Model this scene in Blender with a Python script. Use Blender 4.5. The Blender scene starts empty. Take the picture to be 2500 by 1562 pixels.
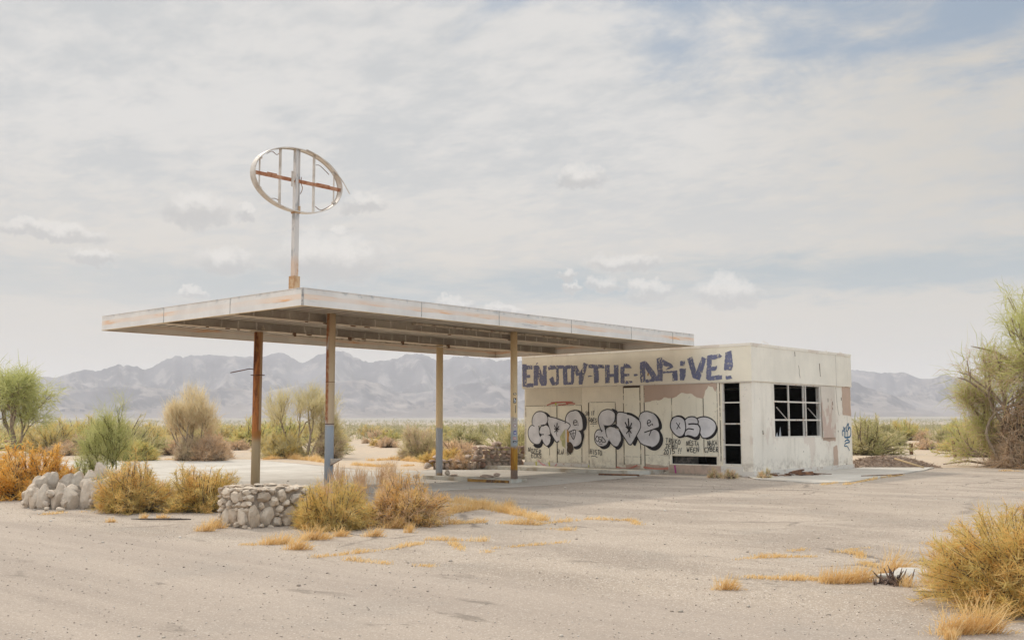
import bpy, bmesh, math, random
import numpy as np
from mathutils import Vector, Matrix, Euler, noise
from mathutils.geometry import tessellate_polygon
# traced outlines in metres: on the front wall (x, z), on the side wall (y, z), on the ground (x, y); sky marks as (azimuth, elevation)
SLOGAN=[[(-7.543,3.77),(-7.33,3.769),(-7.324,3.721),(-7.047,3.718),(-7.047,3.575),(-7.321,3.577),(-7.321,3.368),(-7.153,3.371),(-7.149,3.275),(-7.322,3.272),(-7.323,3.069),(-6.997,3.06),(-6.998,2.929),(-7.344,2.929),(-7.355,2.945),(-7.513,2.949)],[(-6.994,3.7),(-6.807,3.709),(-6.734,3.682),(-6.571,3.336),(-6.549,3.683),(-6.375,3.684),(-6.372,3.062),(-6.41,2.961),(-6.635,2.959),(-6.795,3.264),(-6.79,2.987),(-6.987,2.984)],[(-6.879,3.768),(-6.796,3.804),(-6.786,3.78),(-6.859,3.735)],[(-6.324,3.611),(-6.222,3.686),(-5.579,3.654),(-5.58,3.553),(-5.819,3.546),(-5.94,3.542),(-6.304,3.516)],[(-5.94,3.55),(-5.819,3.554),(-5.823,3.016),(-5.924,2.964),(-6.115,2.961),(-6.276,3.193),(-6.093,3.282),(-6.004,3.068),(-5.943,3.097)],[(-5.639,3.586),(-5.48,3.65),(-5.243,3.648),(-5.126,3.621),(-5.127,3.513),(-5.264,3.51),(-5.284,3.542),(-5.442,3.517),(-5.64,3.524)],[(-5.64,3.524),(-5.442,3.517),(-5.436,3.052),(-5.624,3.042)],[(-5.274,3.51),(-5.108,3.504),(-5.142,3.029),(-5.278,3.048)],[(-5.624,3.042),(-5.436,3.075),(-5.278,3.063),(-5.171,3.068),(-5.191,2.976),(-5.605,2.964)],[(-5.146,3.637),(-4.99,3.623),(-4.971,3.53),(-4.876,3.419),(-4.896,3.297),(-5.032,3.256),(-5.118,3.443)],[(-4.718,3.728),(-4.517,3.651),(-4.586,3.547),(-4.645,3.35),(-4.742,3.292),(-4.896,3.359),(-4.778,3.508)],[(-4.915,3.372),(-4.664,3.366),(-4.744,3.079),(-4.784,2.958),(-4.938,2.954)],[(-4.531,3.255),(-4.427,3.267),(-4.322,3.241),(-4.427,3.221),(-4.522,3.209)],[(-4.498,3.65),(-3.867,3.618),(-3.812,3.495),(-4.074,3.497),(-4.061,3.029),(-4.269,2.989),(-4.281,3.512),(-4.5,3.521)],[(-3.802,3.608),(-3.598,3.592),(-3.602,3.293),(-3.428,3.287),(-3.423,3.593),(-3.232,3.57),(-3.231,2.991),(-3.414,2.966),(-3.429,3.183),(-3.604,3.181),(-3.597,3.001),(-3.792,2.969)],[(-3.154,3.499),(-3.042,3.513),(-3.007,3.603),(-2.918,3.627),(-2.809,3.577),(-2.678,3.463),(-2.81,3.459),(-2.987,3.465),(-2.99,3.274),(-2.791,3.277),(-2.793,3.195),(-2.991,3.192),(-2.994,3.038),(-2.685,3.029),(-2.665,2.965),(-2.951,2.928),(-3.15,2.969)],[(-2.616,3.253),(-2.507,3.258),(-2.432,3.22),(-2.519,3.183),(-2.606,3.185)],[(-2.361,3.629),(-2.143,3.667),(-2.154,3.04),(-2.136,2.993),(-2.325,2.959),(-2.353,2.999)],[(-2.143,3.664),(-2.087,3.642),(-1.795,3.31),(-1.723,3.199),(-1.782,2.998),(-1.93,3.003),(-1.909,3.127),(-2.138,3.4)],[(-2.144,3.053),(-1.911,3.064),(-1.781,3.061),(-1.819,2.976),(-2.024,2.966),(-2.043,2.944),(-2.146,2.956)],[(-1.704,3.719),(-1.509,3.765),(-1.464,3.725),(-1.479,2.99),(-1.763,2.998),(-1.78,3.123),(-1.667,3.197),(-1.69,3.446)],[(-1.5,3.757),(-1.383,3.651),(-1.185,3.566),(-1.096,3.501),(-1.052,3.43),(-1.207,3.367),(-1.28,3.362),(-1.409,3.297),(-1.279,3.408),(-1.188,3.443),(-1.314,3.455),(-1.441,3.499),(-1.467,3.593)],[(-1.469,3.299),(-0.911,3.31),(-0.903,3.264),(-0.909,2.989),(-1.098,2.979),(-1.102,3.224),(-1.074,3.251),(-1.355,3.248),(-1.47,3.229)],[(-0.798,3.604),(-0.602,3.619),(-0.613,3.497),(-0.668,3.454),(-0.801,3.459)],[(-0.821,3.368),(-0.581,3.359),(-0.613,3.102),(-0.66,2.989),(-0.811,2.994)],[(-0.53,3.669),(-0.344,3.729),(-0.198,3.255),(0.004,3.714),(0.183,3.646),(-0.082,2.972),(-0.117,2.978),(-0.341,3.055)],[(0.211,3.735),(0.366,3.773),(0.382,3.75),(0.654,3.774),(0.744,3.711),(0.684,3.662),(0.361,3.601),(0.347,3.37),(0.552,3.414),(0.541,3.318),(0.489,3.26),(0.345,3.266),(0.34,3.079),(0.604,3.123),(0.729,3.104),(0.718,2.986),(0.448,2.964),(0.21,2.956),(0.151,3.018),(0.16,3.377)],[(0.856,3.81),(1.073,3.858),(1.11,3.371),(1.058,3.255),(0.792,3.265)],[(0.846,3.085),(1.037,3.087),(1.084,2.99),(0.884,2.966),(0.844,2.997)]]
THROW=[{'b': [[(-5.289,2.068),(-5.13,2.1),(-4.93,2.064),(-4.747,1.95),(-4.636,1.782),(-4.623,1.614),(-4.668,1.424),(-4.767,1.346),(-4.741,1.19),(-4.799,1.0),(-4.872,0.809),(-5.029,0.729),(-5.172,0.749),(-5.186,0.839),(-5.028,0.852),(-4.885,0.965),(-4.854,1.156),(-4.91,1.278),(-4.994,1.368),(-4.823,1.413),(-4.807,1.648),(-4.861,1.85),(-5.002,2.02),(-5.159,2.066)],[(-7.039,0.867),(-6.871,0.875),(-6.734,0.905),(-6.658,1.027),(-6.635,1.074),(-6.598,0.901),(-6.689,0.773),(-6.841,0.742),(-6.978,0.781)],[(-6.4,1.225),(-6.25,1.26),(-6.206,1.238),(-6.102,1.124),(-6.059,1.033),(-6.164,0.872),(-6.343,0.744),(-6.373,0.789),(-6.553,0.879),(-6.418,0.829),(-6.282,0.916),(-6.229,1.043),(-6.266,1.18)],[(-6.546,2.033),(-6.395,1.997),(-6.246,1.881),(-6.351,1.87),(-6.411,1.951)],[(-6.413,1.628),(-6.367,1.674),(-6.278,1.513),(-6.249,1.421),(-6.338,1.536),(-6.428,1.594)],[(-6.89,1.734),(-6.791,1.606),(-6.746,1.443),(-6.747,1.281),(-6.611,1.27),(-6.535,1.236),(-6.551,1.224),(-6.656,1.212),(-6.748,1.108),(-6.793,1.177),(-6.808,1.327)],[(-6.673,1.05),(-6.627,1.062),(-6.583,0.924),(-6.643,0.901),(-6.673,0.981)]],'f': [[(-6.351,1.87),(-6.246,1.858),(-5.949,1.799),(-5.568,1.684),(-5.38,1.604),(-5.345,1.525),(-5.469,1.389),(-5.867,1.0),(-5.941,0.954),(-6.014,0.999),(-6.132,1.158),(-6.25,1.306),(-6.264,1.444),(-6.367,1.697)],[(-7.09,1.629),(-7.089,1.77),(-7.019,1.921),(-6.88,2.025),(-6.697,2.052),(-6.516,2.01),(-6.396,1.905),(-6.352,1.766),(-6.413,1.628),(-6.564,1.548),(-6.73,1.548),(-7.006,1.513)],[(-7.09,1.571),(-7.206,1.501),(-7.276,1.372),(-7.277,1.209),(-7.208,1.046),(-7.054,0.919),(-6.871,0.875),(-6.734,0.911),(-6.658,1.027),(-6.672,1.154),(-6.763,1.212),(-6.806,1.559),(-6.959,1.606)],[(-6.747,1.374),(-6.716,1.467),(-6.609,1.559),(-6.458,1.571),(-6.338,1.525),(-6.264,1.421),(-6.25,1.306),(-6.295,1.226),(-6.551,1.224),(-6.702,1.27)],[(-6.717,1.154),(-6.641,1.224),(-6.475,1.236),(-6.296,1.191),(-6.229,1.077),(-6.252,0.951),(-6.343,0.847),(-6.433,0.834),(-6.552,0.925),(-6.627,1.051)],[(-5.568,1.695),(-5.545,1.809),(-5.464,1.956),(-5.318,2.045),(-5.159,2.066),(-4.988,2.02),(-4.847,1.839),(-4.807,1.648),(-4.823,1.424),(-5.109,1.39),(-5.354,1.333),(-5.469,1.4),(-5.345,1.513),(-5.38,1.604)],[(-5.368,1.333),(-5.137,1.378),(-4.994,1.368),(-4.882,1.256),(-4.855,1.111),(-4.913,0.954),(-5.057,0.851),(-5.229,0.838),(-5.386,0.983),(-5.399,1.107)]],'s': [(0.02,[(-7.09,1.606),(-7.089,1.77),(-7.019,1.921),(-6.88,2.025),(-6.697,2.052),(-6.516,2.01),(-6.396,1.905),(-6.352,1.766),(-6.413,1.628),(-6.564,1.536),(-6.67,1.559)]),(0.02,[(-6.99,1.524),(-7.09,1.565),(-7.206,1.501),(-7.276,1.372),(-7.277,1.209),(-7.208,1.046),(-7.054,0.919),(-6.871,0.875),(-6.734,0.911),(-6.658,1.027)]),(0.02,[(-6.747,1.374),(-6.716,1.467),(-6.609,1.559),(-6.458,1.571),(-6.338,1.525),(-6.264,1.421),(-6.25,1.306)]),(0.02,[(-6.717,1.154),(-6.641,1.224),(-6.551,1.23)]),(0.02,[(-6.229,1.077),(-6.252,0.951),(-6.343,0.847),(-6.433,0.828),(-6.552,0.913),(-6.627,1.051)]),(0.02,[(-6.351,1.87),(-6.246,1.858),(-5.949,1.799),(-5.568,1.684),(-5.38,1.604),(-5.345,1.525),(-5.469,1.389)]),(0.02,[(-6.25,1.306),(-6.132,1.158),(-6.014,0.999),(-5.941,0.954),(-5.867,1.0)]),(0.022,[(-5.569,1.627),(-5.545,1.809),(-5.464,1.956),(-5.318,2.045),(-5.159,2.066)]),(0.02,[(-5.368,1.333),(-5.109,1.39),(-5.198,1.063),(-5.368,1.333)]),(0.012,[(-5.34,1.254),(-5.153,1.288)]),(0.012,[(-5.274,1.35),(-5.205,1.108)]),(0.012,[(-5.195,1.373),(-5.19,1.164)]),(0.02,[(-5.192,1.649),(-5.034,1.665),(-5.077,1.727),(-5.163,1.716),(-5.199,1.638),(-5.15,1.559),(-5.049,1.581)]),(0.016,[(-5.013,1.626),(-4.981,1.609)]),(0.02,[(-5.007,1.561),(-4.985,1.556)]),(0.028,[(-5.952,1.399),(-5.928,1.627)]),(0.022,[(-5.952,1.399),(-6.055,1.559)]),(0.022,[(-5.952,1.399),(-5.848,1.525)]),(0.022,[(-5.952,1.399),(-6.056,1.431)]),(0.022,[(-5.952,1.399),(-5.841,1.422)]),(0.02,[(-5.952,1.399),(-6.056,1.324)]),(0.02,[(-5.952,1.399),(-5.901,1.331)]),(0.015,[(-5.952,1.399),(-5.968,1.296),(-5.932,1.182)])]},{'b': [[(-1.978,1.983),(-1.814,1.936),(-1.652,1.797),(-1.56,1.614),(-1.557,1.454),(-1.619,1.386),(-1.54,1.25),(-1.509,1.091),(-1.56,0.92),(-1.698,0.782),(-1.863,0.733),(-2.041,0.776),(-2.191,0.878),(-1.985,0.852),(-1.819,0.894),(-1.694,1.009),(-1.644,1.169),(-1.702,1.329),(-1.823,1.408),(-1.975,1.396),(-1.699,1.489),(-1.682,1.637),(-1.761,1.821)],[(-4.076,0.842),(-3.943,0.838),(-3.779,0.905),(-3.673,1.096),(-3.617,0.942),(-3.707,0.811),(-3.87,0.75),(-4.003,0.771)],[(-3.391,1.452),(-3.232,1.369),(-3.119,1.229),(-3.093,1.053),(-3.153,0.865),(-3.299,0.746),(-3.4,0.78),(-3.544,0.884),(-3.399,0.839),(-3.283,0.887),(-3.208,1.017),(-3.205,1.217),(-3.276,1.346)],[(-3.557,2.11),(-3.44,2.091),(-3.324,2.03),(-3.31,1.959),(-3.354,1.96),(-3.386,1.759),(-3.447,1.593),(-3.414,1.818),(-3.427,1.96)],[(-2.564,1.197),(-2.502,1.094),(-2.597,0.896),(-2.639,0.884),(-2.709,0.964)],[(-3.918,1.594),(-3.8,1.534),(-3.638,1.522),(-3.461,1.593),(-3.36,1.57),(-3.259,1.475),(-3.361,1.463),(-3.478,1.487),(-3.653,1.499),(-3.772,1.451),(-3.802,1.368),(-3.76,1.261),(-3.686,1.226),(-3.598,1.25),(-3.48,1.321),(-3.461,1.109),(-3.54,1.203),(-3.628,1.226),(-3.701,1.202),(-3.746,1.142),(-3.804,1.213),(-3.846,1.403)],[(-2.225,1.326),(-2.114,1.35),(-2.047,1.224),(-2.09,1.114)]],'f': [[(-3.355,1.877),(-3.296,1.983),(-3.179,1.999),(-3.007,1.969),(-2.75,1.908),(-2.553,1.825),(-2.415,1.685),(-2.382,1.569),(-2.419,1.418),(-2.737,0.952),(-2.809,0.916),(-2.894,0.95),(-3.09,1.206),(-3.303,1.499),(-3.359,1.593)],[(-4.125,1.762),(-4.093,1.882),(-3.987,2.013),(-3.838,2.077),(-3.689,2.093),(-3.543,2.056),(-3.427,1.96),(-3.414,1.818),(-3.46,1.664),(-3.564,1.57),(-3.712,1.534),(-3.844,1.546),(-3.903,1.582),(-3.861,1.427),(-3.995,1.403),(-4.097,1.594)],[(-4.039,1.415),(-4.174,1.39),(-4.266,1.282),(-4.29,1.138),(-4.254,0.983),(-4.121,0.865),(-3.943,0.838),(-3.779,0.905),(-3.689,1.036),(-3.688,1.107),(-3.776,1.166),(-3.846,1.403),(-3.918,1.594),(-4.097,1.594)],[(-3.795,1.38),(-3.757,1.451),(-3.639,1.487),(-3.478,1.475),(-3.318,1.416),(-3.233,1.311),(-3.192,1.17),(-3.208,1.017),(-3.297,0.875),(-3.399,0.839),(-3.544,0.896),(-3.645,1.013),(-3.673,1.096),(-3.746,1.166),(-3.789,1.285)],[(-2.441,1.79),(-2.383,1.929),(-2.256,1.997),(-2.088,2.007),(-1.923,1.96),(-1.761,1.821),(-1.682,1.637),(-1.699,1.489),(-1.975,1.408),(-2.225,1.338),(-2.448,1.36),(-2.389,1.546),(-2.415,1.685)],[(-2.55,1.198),(-2.448,1.36),(-2.225,1.338),(-2.059,1.339),(-1.975,1.396),(-1.823,1.408),(-1.688,1.329),(-1.644,1.169),(-1.694,1.009),(-1.819,0.894),(-1.985,0.852),(-2.233,0.9),(-2.399,0.979),(-2.495,1.105)]],'s': [(0.02,[(-3.981,1.331),(-4.097,1.594),(-4.125,1.762),(-4.093,1.882),(-3.987,2.013),(-3.838,2.077),(-3.689,2.093),(-3.543,2.056),(-3.427,1.96),(-3.414,1.818),(-3.46,1.664),(-3.564,1.57),(-3.712,1.534),(-3.844,1.546)]),(0.02,[(-3.951,1.367),(-4.054,1.409),(-4.174,1.39),(-4.266,1.282),(-4.29,1.138),(-4.254,0.983),(-4.121,0.865),(-3.943,0.838),(-3.779,0.905),(-3.689,1.036)]),(0.02,[(-3.208,1.017),(-3.297,0.875),(-3.399,0.839),(-3.544,0.896),(-3.645,1.013)]),(0.022,[(-3.359,1.593),(-3.355,1.877),(-3.296,1.983),(-3.179,1.999),(-3.007,1.969),(-2.75,1.908),(-2.553,1.825),(-2.415,1.685),(-2.382,1.569),(-2.419,1.418),(-2.737,0.952),(-2.809,0.916),(-2.894,0.95),(-3.09,1.206),(-3.303,1.499)]),(0.05,[(-2.907,1.944),(-2.75,1.914),(-2.581,1.837),(-2.456,1.755)]),(0.02,[(-2.441,1.824),(-2.383,1.929),(-2.256,1.997),(-2.088,2.007),(-1.923,1.96)]),(0.022,[(-2.536,1.186),(-2.495,1.105),(-2.399,0.979),(-2.233,0.9),(-1.985,0.852)]),(0.025,[(-2.225,1.326),(-1.975,1.396),(-1.699,1.477)]),(0.022,[(-2.047,1.224),(-1.961,1.391)]),(0.02,[(-2.109,1.626),(-1.984,1.661),(-2.024,1.724),(-2.094,1.707),(-2.116,1.615),(-2.055,1.534),(-1.971,1.58)]),(0.03,[(-1.93,1.592),(-1.91,1.569)]),(0.034,[(-2.844,1.406),(-2.874,1.774)]),(0.03,[(-2.844,1.406),(-3.004,1.652)]),(0.03,[(-2.844,1.406),(-2.741,1.622)]),(0.024,[(-2.844,1.406),(-2.971,1.505)]),(0.026,[(-2.844,1.406),(-2.743,1.478)]),(0.026,[(-2.844,1.406),(-2.953,1.283)]),(0.026,[(-2.844,1.406),(-2.76,1.301)]),(0.016,[(-2.844,1.406),(-2.853,1.289),(-2.816,1.161)]),(0.018,[(-4.192,1.163),(-4.245,1.103),(-4.194,1.019),(-4.134,1.008),(-4.103,1.092),(-4.147,1.181),(-4.222,1.175)]),(0.016,[(-4.02,1.158),(-4.088,1.152),(-4.096,1.104),(-4.029,1.075),(-4.0,1.033),(-4.06,0.985),(-4.097,1.008)]),(0.016,[(-3.968,1.176),(-3.967,0.998),(-3.911,0.981),(-3.815,1.011),(-3.968,1.176)]),(0.014,[(-4.12,0.937),(-3.957,0.909)])]},{'b': [[(-1.095,1.822),(-0.971,1.873),(-0.8,1.862),(-0.668,1.778),(-0.669,1.726),(-0.706,1.726),(-0.801,1.81),(-0.947,1.842)],[(-0.96,1.187),(-0.863,1.188),(-0.765,1.24),(-0.703,1.292),(-0.681,1.199),(-0.778,1.157),(-0.9,1.146)],[(-0.669,1.199),(-0.571,1.231),(-0.452,1.201),(-0.322,1.166),(-0.213,1.233),(-0.139,1.366),(-0.131,1.193),(-0.192,1.1),(-0.3,1.089),(-0.43,1.129),(-0.549,1.169)],[(-0.038,1.163),(0.103,1.154),(0.28,1.226),(0.423,1.378),(0.473,1.55),(0.505,1.429),(0.443,1.277),(0.301,1.155),(0.137,1.108),(0.032,1.133)],[(0.055,1.601),(0.101,1.581),(0.228,1.479),(0.132,1.408)]],'f': [[(-1.229,1.561),(-1.196,1.697),(-1.095,1.811),(-0.947,1.842),(-0.801,1.81),(-0.694,1.726),(-0.66,1.602),(-0.651,1.468),(-0.69,1.323),(-0.777,1.219),(-0.887,1.187),(-1.008,1.228),(-1.129,1.331),(-1.213,1.456)],[(-0.225,1.776),(-0.07,1.816),(0.095,1.82),(0.269,1.763),(0.406,1.661),(0.461,1.53),(0.423,1.378),(0.28,1.226),(0.103,1.154),(-0.038,1.163),(-0.095,1.234),(-0.134,1.325),(-0.125,1.468),(-0.193,1.581),(-0.179,1.683)],[(-0.682,1.716),(-0.583,1.798),(-0.438,1.828),(-0.307,1.812),(-0.213,1.745),(-0.18,1.642),(-0.193,1.591),(-0.124,1.489),(-0.127,1.366),(-0.202,1.223),(-0.321,1.171),(-0.452,1.211),(-0.584,1.231),(-0.669,1.199),(-0.703,1.282),(-0.653,1.385),(-0.637,1.55)]],'s': [(0.025,[(-1.229,1.561),(-1.196,1.697),(-1.095,1.811),(-0.947,1.842),(-0.801,1.81),(-0.694,1.726),(-0.66,1.602),(-0.651,1.468),(-0.69,1.323),(-0.777,1.219),(-0.887,1.187),(-1.008,1.228),(-1.129,1.331),(-1.213,1.456),(-1.229,1.561)]),(0.025,[(-0.225,1.776),(-0.07,1.816),(0.095,1.82),(0.269,1.763),(0.406,1.661),(0.461,1.53),(0.423,1.378),(0.28,1.226),(0.103,1.154),(-0.038,1.163),(-0.095,1.234),(-0.134,1.325),(-0.125,1.468),(-0.193,1.581),(-0.179,1.683)]),(0.025,[(-0.682,1.716),(-0.583,1.798),(-0.438,1.828),(-0.307,1.812),(-0.213,1.745),(-0.18,1.642)]),(0.025,[(-0.193,1.586),(-0.124,1.489),(-0.127,1.366),(-0.202,1.223),(-0.321,1.171),(-0.452,1.211),(-0.584,1.231),(-0.669,1.199),(-0.703,1.282),(-0.653,1.385),(-0.543,1.447),(-0.364,1.422)]),(0.03,[(-0.54,1.591),(-0.383,1.602),(-0.193,1.586)]),(0.018,[(-1.0,1.634),(-0.857,1.457)]),(0.018,[(-0.866,1.628),(-0.98,1.436)])]}]
WORDS=[('NOZER',(-7.273,0.607),(-6.652,0.506),0.148),('ECKS',(-7.13,0.405),(-6.622,0.376),0.139),('SLAI',(-5.94,0.546),(-5.599,0.552),0.166),('SO',(-5.502,0.542),(-5.285,0.557),0.113),('SO',(-4.654,1.906),(-4.49,1.908),0.126),('IT',(-4.429,1.912),(-4.271,1.922),0.133),('GOES',(-4.535,1.671),(-4.163,1.662),0.133),('HISTO',(-4.482,0.572),(-3.952,0.545),0.162),('TRUKO',(-1.411,0.999),(-0.822,0.947),0.14),('JEHU',(-1.427,0.811),(-0.934,0.818),0.132),('2015',(-1.493,0.625),(-1.048,0.64),0.154),('!!',(-0.958,0.652),(-0.788,0.662),0.166),('NESTA',(-0.629,0.925),(-0.152,0.921),0.137),('WEEN',(-0.614,0.709),(-0.149,0.717),0.144),('NAKA',(0.13,0.914),(0.501,0.946),0.149),('CYBER',(0.02,0.73),(0.542,0.745),0.142)]
LINES=[(0.016,[(-4.47,1.604),(-4.192,1.607)]),(0.016,[(-4.355,1.541),(-4.322,1.533)]),(0.016,[(-4.436,0.495),(-4.297,0.513),(-4.169,0.464)])]
RED=[(0.03,[(-6.375,2.264),(-6.199,2.319),(-5.705,2.362),(-5.22,2.362)]),(0.03,[(-6.199,2.358),(-5.705,2.373),(-5.316,2.371)]),(0.03,[(-5.853,2.269),(-5.414,2.297)]),(0.035,[(-5.51,2.329),(-5.125,2.304)])]
SMILE=[(0.05,[(-3.371,0.159),(-3.128,0.126),(-2.82,0.137),(-2.537,0.241)]),(0.06,[(-2.267,0.188),(-1.962,0.15),(-1.668,0.144),(-1.336,0.177)])]
PINK=[(0.045,[(-6.789,0.311),(-6.613,0.177),(-6.314,0.101),(-6.066,0.107),(-5.958,0.201)]),(0.03,[(-6.714,0.225),(-6.463,0.135)])]
MAG=[(0.06,[(-1.076,0.263),(-1.044,0.047)])]
BLUETAG=[(0.045,[(22.138,1.484),(22.199,1.399),(22.296,1.474),(22.215,1.323),(22.107,1.371),(22.032,1.277),(22.069,1.182)]),(0.05,[(22.216,1.332),(22.233,1.124),(22.656,1.139),(22.759,1.272),(22.747,1.406),(22.661,1.473),(22.526,1.369),(22.579,1.598),(22.422,1.493),(22.378,1.369),(22.466,1.331)]),(0.04,[(22.329,1.332),(22.327,1.161)]),(0.035,[(22.488,1.321),(22.465,1.045)]),(0.045,[(22.232,0.972),(22.349,1.018),(22.509,1.021),(22.619,0.967)]),(0.04,[(22.186,0.812),(22.226,0.887),(22.433,0.927),(22.617,0.939)]),(0.03,[(22.197,0.812),(22.378,0.809),(22.509,0.74),(22.582,0.653)])]
HOLE={'y': [(-5.556,1.434),(-5.547,0.732),(-5.692,0.832),(-5.72,0.991),(-5.793,1.069),(-5.792,1.172)],'o': [[(-5.792,1.183),(-5.719,1.161),(-5.661,1.036),(-5.706,0.979),(-5.793,1.058)],[(-5.483,1.4),(-5.426,1.366),(-5.398,1.265),(-5.415,0.971),(-5.487,0.97)]],'w': [(-5.559,1.406),(-5.481,1.402),(-5.488,0.609),(-5.549,0.574)],'d': [(-5.48,0.97),(-5.328,0.972),(-5.228,0.872),(-5.201,0.737),(-5.259,0.613),(-5.375,0.566),(-5.483,0.666)]}
PRIMER=[(-2.224,2.899),(-1.199,2.907),(0.487,2.885),(0.494,2.699),(0.453,2.598),(0.36,2.753),(0.205,2.791),(0.084,2.64),(-0.0,2.385),(-0.157,2.422),(-0.393,2.547),(-0.796,2.597),(-1.044,2.456),(-1.147,2.423),(-1.457,2.463),(-1.542,2.394),(-1.922,2.365),(-2.235,2.299)]
GRASS=[(110,0.16,[(0.88,2.04),(1.61,2.35),(2.59,2.32),(3.56,1.81)]),(160,0.2,[(3.12,-0.01),(4.03,-0.32),(3.84,0.37),(3.47,1.73),(4.06,1.49)]),(120,0.15,[(4.18,1.36),(5.38,0.83),(6.08,0.43)]),(100,0.16,[(4.46,-1.24),(4.99,-1.41)]),(110,0.13,[(5.24,-1.02),(5.5,-0.44),(6.47,-0.14)]),(60,0.07,[(6.39,-0.04),(6.47,1.15),(7.18,1.38),(7.77,0.71)]),(60,0.06,[(8.0,-2.96),(8.19,-2.2),(8.29,-1.8)]),(60,0.06,[(6.98,-0.55),(7.41,-0.5)]),(80,0.06,[(6.99,-5.02),(7.04,-4.46),(7.04,-3.78),(6.92,-3.16)]),(60,0.05,[(7.4,-4.91),(8.12,-4.81),(8.66,-4.62)]),(80,0.08,[(6.61,-2.79),(7.39,-2.38)]),(60,0.04,[(8.21,-3.34),(8.23,-3.21)]),(50,0.05,[(7.11,-2.81),(7.87,-3.35)]),(170,0.07,[(11.73,-3.06),(12.13,-2.9),(12.38,-2.68)]),(90,0.05,[(10.93,-1.86),(11.02,-1.53),(11.49,-1.03)]),(60,0.05,[(11.01,-0.71),(11.12,-0.49)]),(90,0.06,[(11.43,-0.67),(11.57,-0.33),(11.85,-0.51),(12.16,-1.18),(12.42,-1.4)]),(80,0.05,[(12.0,1.2),(12.36,1.15)]),(60,0.04,[(11.64,0.78),(11.72,0.85)]),(60,0.05,[(11.52,-0.1),(11.63,0.28)]),(70,0.07,[(5.59,13.24),(4.95,17.25),(4.77,19.31)]),(60,0.06,[(5.14,12.87),(5.03,14.25)]),(80,0.05,[(6.23,24.14),(6.85,24.66)]),(60,0.05,[(-1.43,-4.56),(-1.58,-4.02),(-1.49,-3.71)]),(50,0.05,[(1.48,-5.1),(1.39,-4.76)]),(60,0.05,[(5.17,-4.8),(5.37,-4.75)]),(160,0.22,[(-22.81,15.07),(-23.34,16.81),(-20.19,15.83),(-17.29,14.44)]),(160,0.2,[(-17.8,17.11),(-18.14,18.85),(-14.91,17.57)]),(120,0.16,[(-14.8,13.69),(-12.44,13.11),(-12.33,14.68)]),(70,0.14,[(-24.33,17.54),(-24.76,16.43)]),(90,0.1,[(-29.58,12.55),(-26.06,12.45)]),(60,0.1,[(-0.74,3.53),(-0.77,3.88)]),(50,0.07,[(0.07,3.66),(-0.02,3.95)])]
TUFT=[((6.16,-4.66),0.26),((5.42,-3.81),0.3),((5.44,-4.57),0.17),((5.51,-4.39),0.2),((5.37,-3.3),0.18),((5.73,-2.99),0.2),((5.08,-2.02),0.27),((5.72,-2.27),0.16),((3.99,1.8),0.27),((3.24,-4.16),0.2),((2.98,-3.82),0.22),((0.79,-4.38),0.1),((0.75,-3.43),0.12),((0.72,-3.76),0.13),((11.95,-3.9),0.18),((12.63,-2.79),0.22),((12.72,-2.61),0.26),((12.5,-2.84),0.17),((12.75,-1.83),0.33),((13.19,-2.55),0.14),((14.34,-4.65),0.28),((14.46,-4.45),0.34),((14.38,-4.85),0.1),((-7.88,-2.51),0.14)]
WEEDS=[(1.21,14.44),(1.8,14.32),(2.53,14.93)]
SIL=[(-1.3571,0.0247),(-1.2757,0.0344),(-1.185,0.0395),(-1.1583,0.0432),(-1.1511,0.043),(-1.1431,0.0424),(-1.1389,0.0436),(-1.1289,0.0468),(-1.1156,0.0502),(-1.1056,0.0493),(-1.0975,0.0535),(-1.0886,0.0561),(-1.0851,0.0543),(-1.0782,0.0554),(-1.0728,0.0532),(-1.0675,0.0511),(-1.0595,0.0553),(-1.0479,0.0619),(-1.0398,0.0643),(-1.0362,0.0645),(-1.0337,0.0627),(-1.0278,0.0647),(-1.0199,0.0662),(-1.0122,0.0668),(-1.0038,0.0665),(-0.9923,0.0648),(-0.9775,0.0646),(-0.9621,0.0654),(-0.955,0.0677),(-0.9479,0.0697),(-0.9418,0.0686),(-0.9345,0.0652),(-0.9272,0.0599),(-0.9226,0.0599),(-0.9154,0.0647),(-0.9066,0.0687),(-0.897,0.0703),(-0.8874,0.0716),(-0.8815,0.0693),(-0.8745,0.0658),(-0.8678,0.0628),(-0.8604,0.0612),(-0.8499,0.0633),(-0.8424,0.0637),(-0.833,0.0665),(-0.8232,0.0693),(-0.8118,0.069),(-0.8031,0.0667),(-0.7979,0.0635),(-0.7892,0.0639),(-0.7765,0.0667),(-0.7591,0.066),(-0.7444,0.0648),(-0.7205,0.0628),(-0.6927,0.0659),(-0.657,0.061),(-0.6175,0.0646),(-0.5668,0.0594),(-0.5282,0.0628),(-0.4904,0.0576),(-0.4494,0.06),(-0.4204,0.0542),(-0.4061,0.0509),(-0.3975,0.0496),(-0.3887,0.0479),(-0.361,0.0467),(-0.3542,0.0443),(-0.3461,0.0407),(-0.3355,0.0417),(-0.3236,0.043),(-0.3108,0.0427),(-0.2974,0.0406),(-0.2641,0.0382),(-0.2023,0.0403),(-0.1179,0.0299)]
FOOT=[(-1.2749,0.0176),(-1.1841,0.0201),(-1.1553,0.0257),(-1.119,0.0322),(-1.0744,0.0364),(-1.0388,0.0316),(-0.9916,0.0346),(-0.958,0.031),(-0.9165,0.0409),(-0.8625,0.0432),(-0.8311,0.0295),(-0.7997,0.0327),(-0.7642,0.0406),(-0.7087,0.0394),(-0.6652,0.0294),(-0.5867,0.033),(-0.5099,0.0305),(-0.443,0.026),(-0.4047,0.0388),(-0.3959,0.0349),(-0.3716,0.0253),(-0.3546,0.0159),(-0.331,0.0085),(-0.2976,0.0119),(-0.2651,0.0169),(-0.1743,0.0143)]
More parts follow.
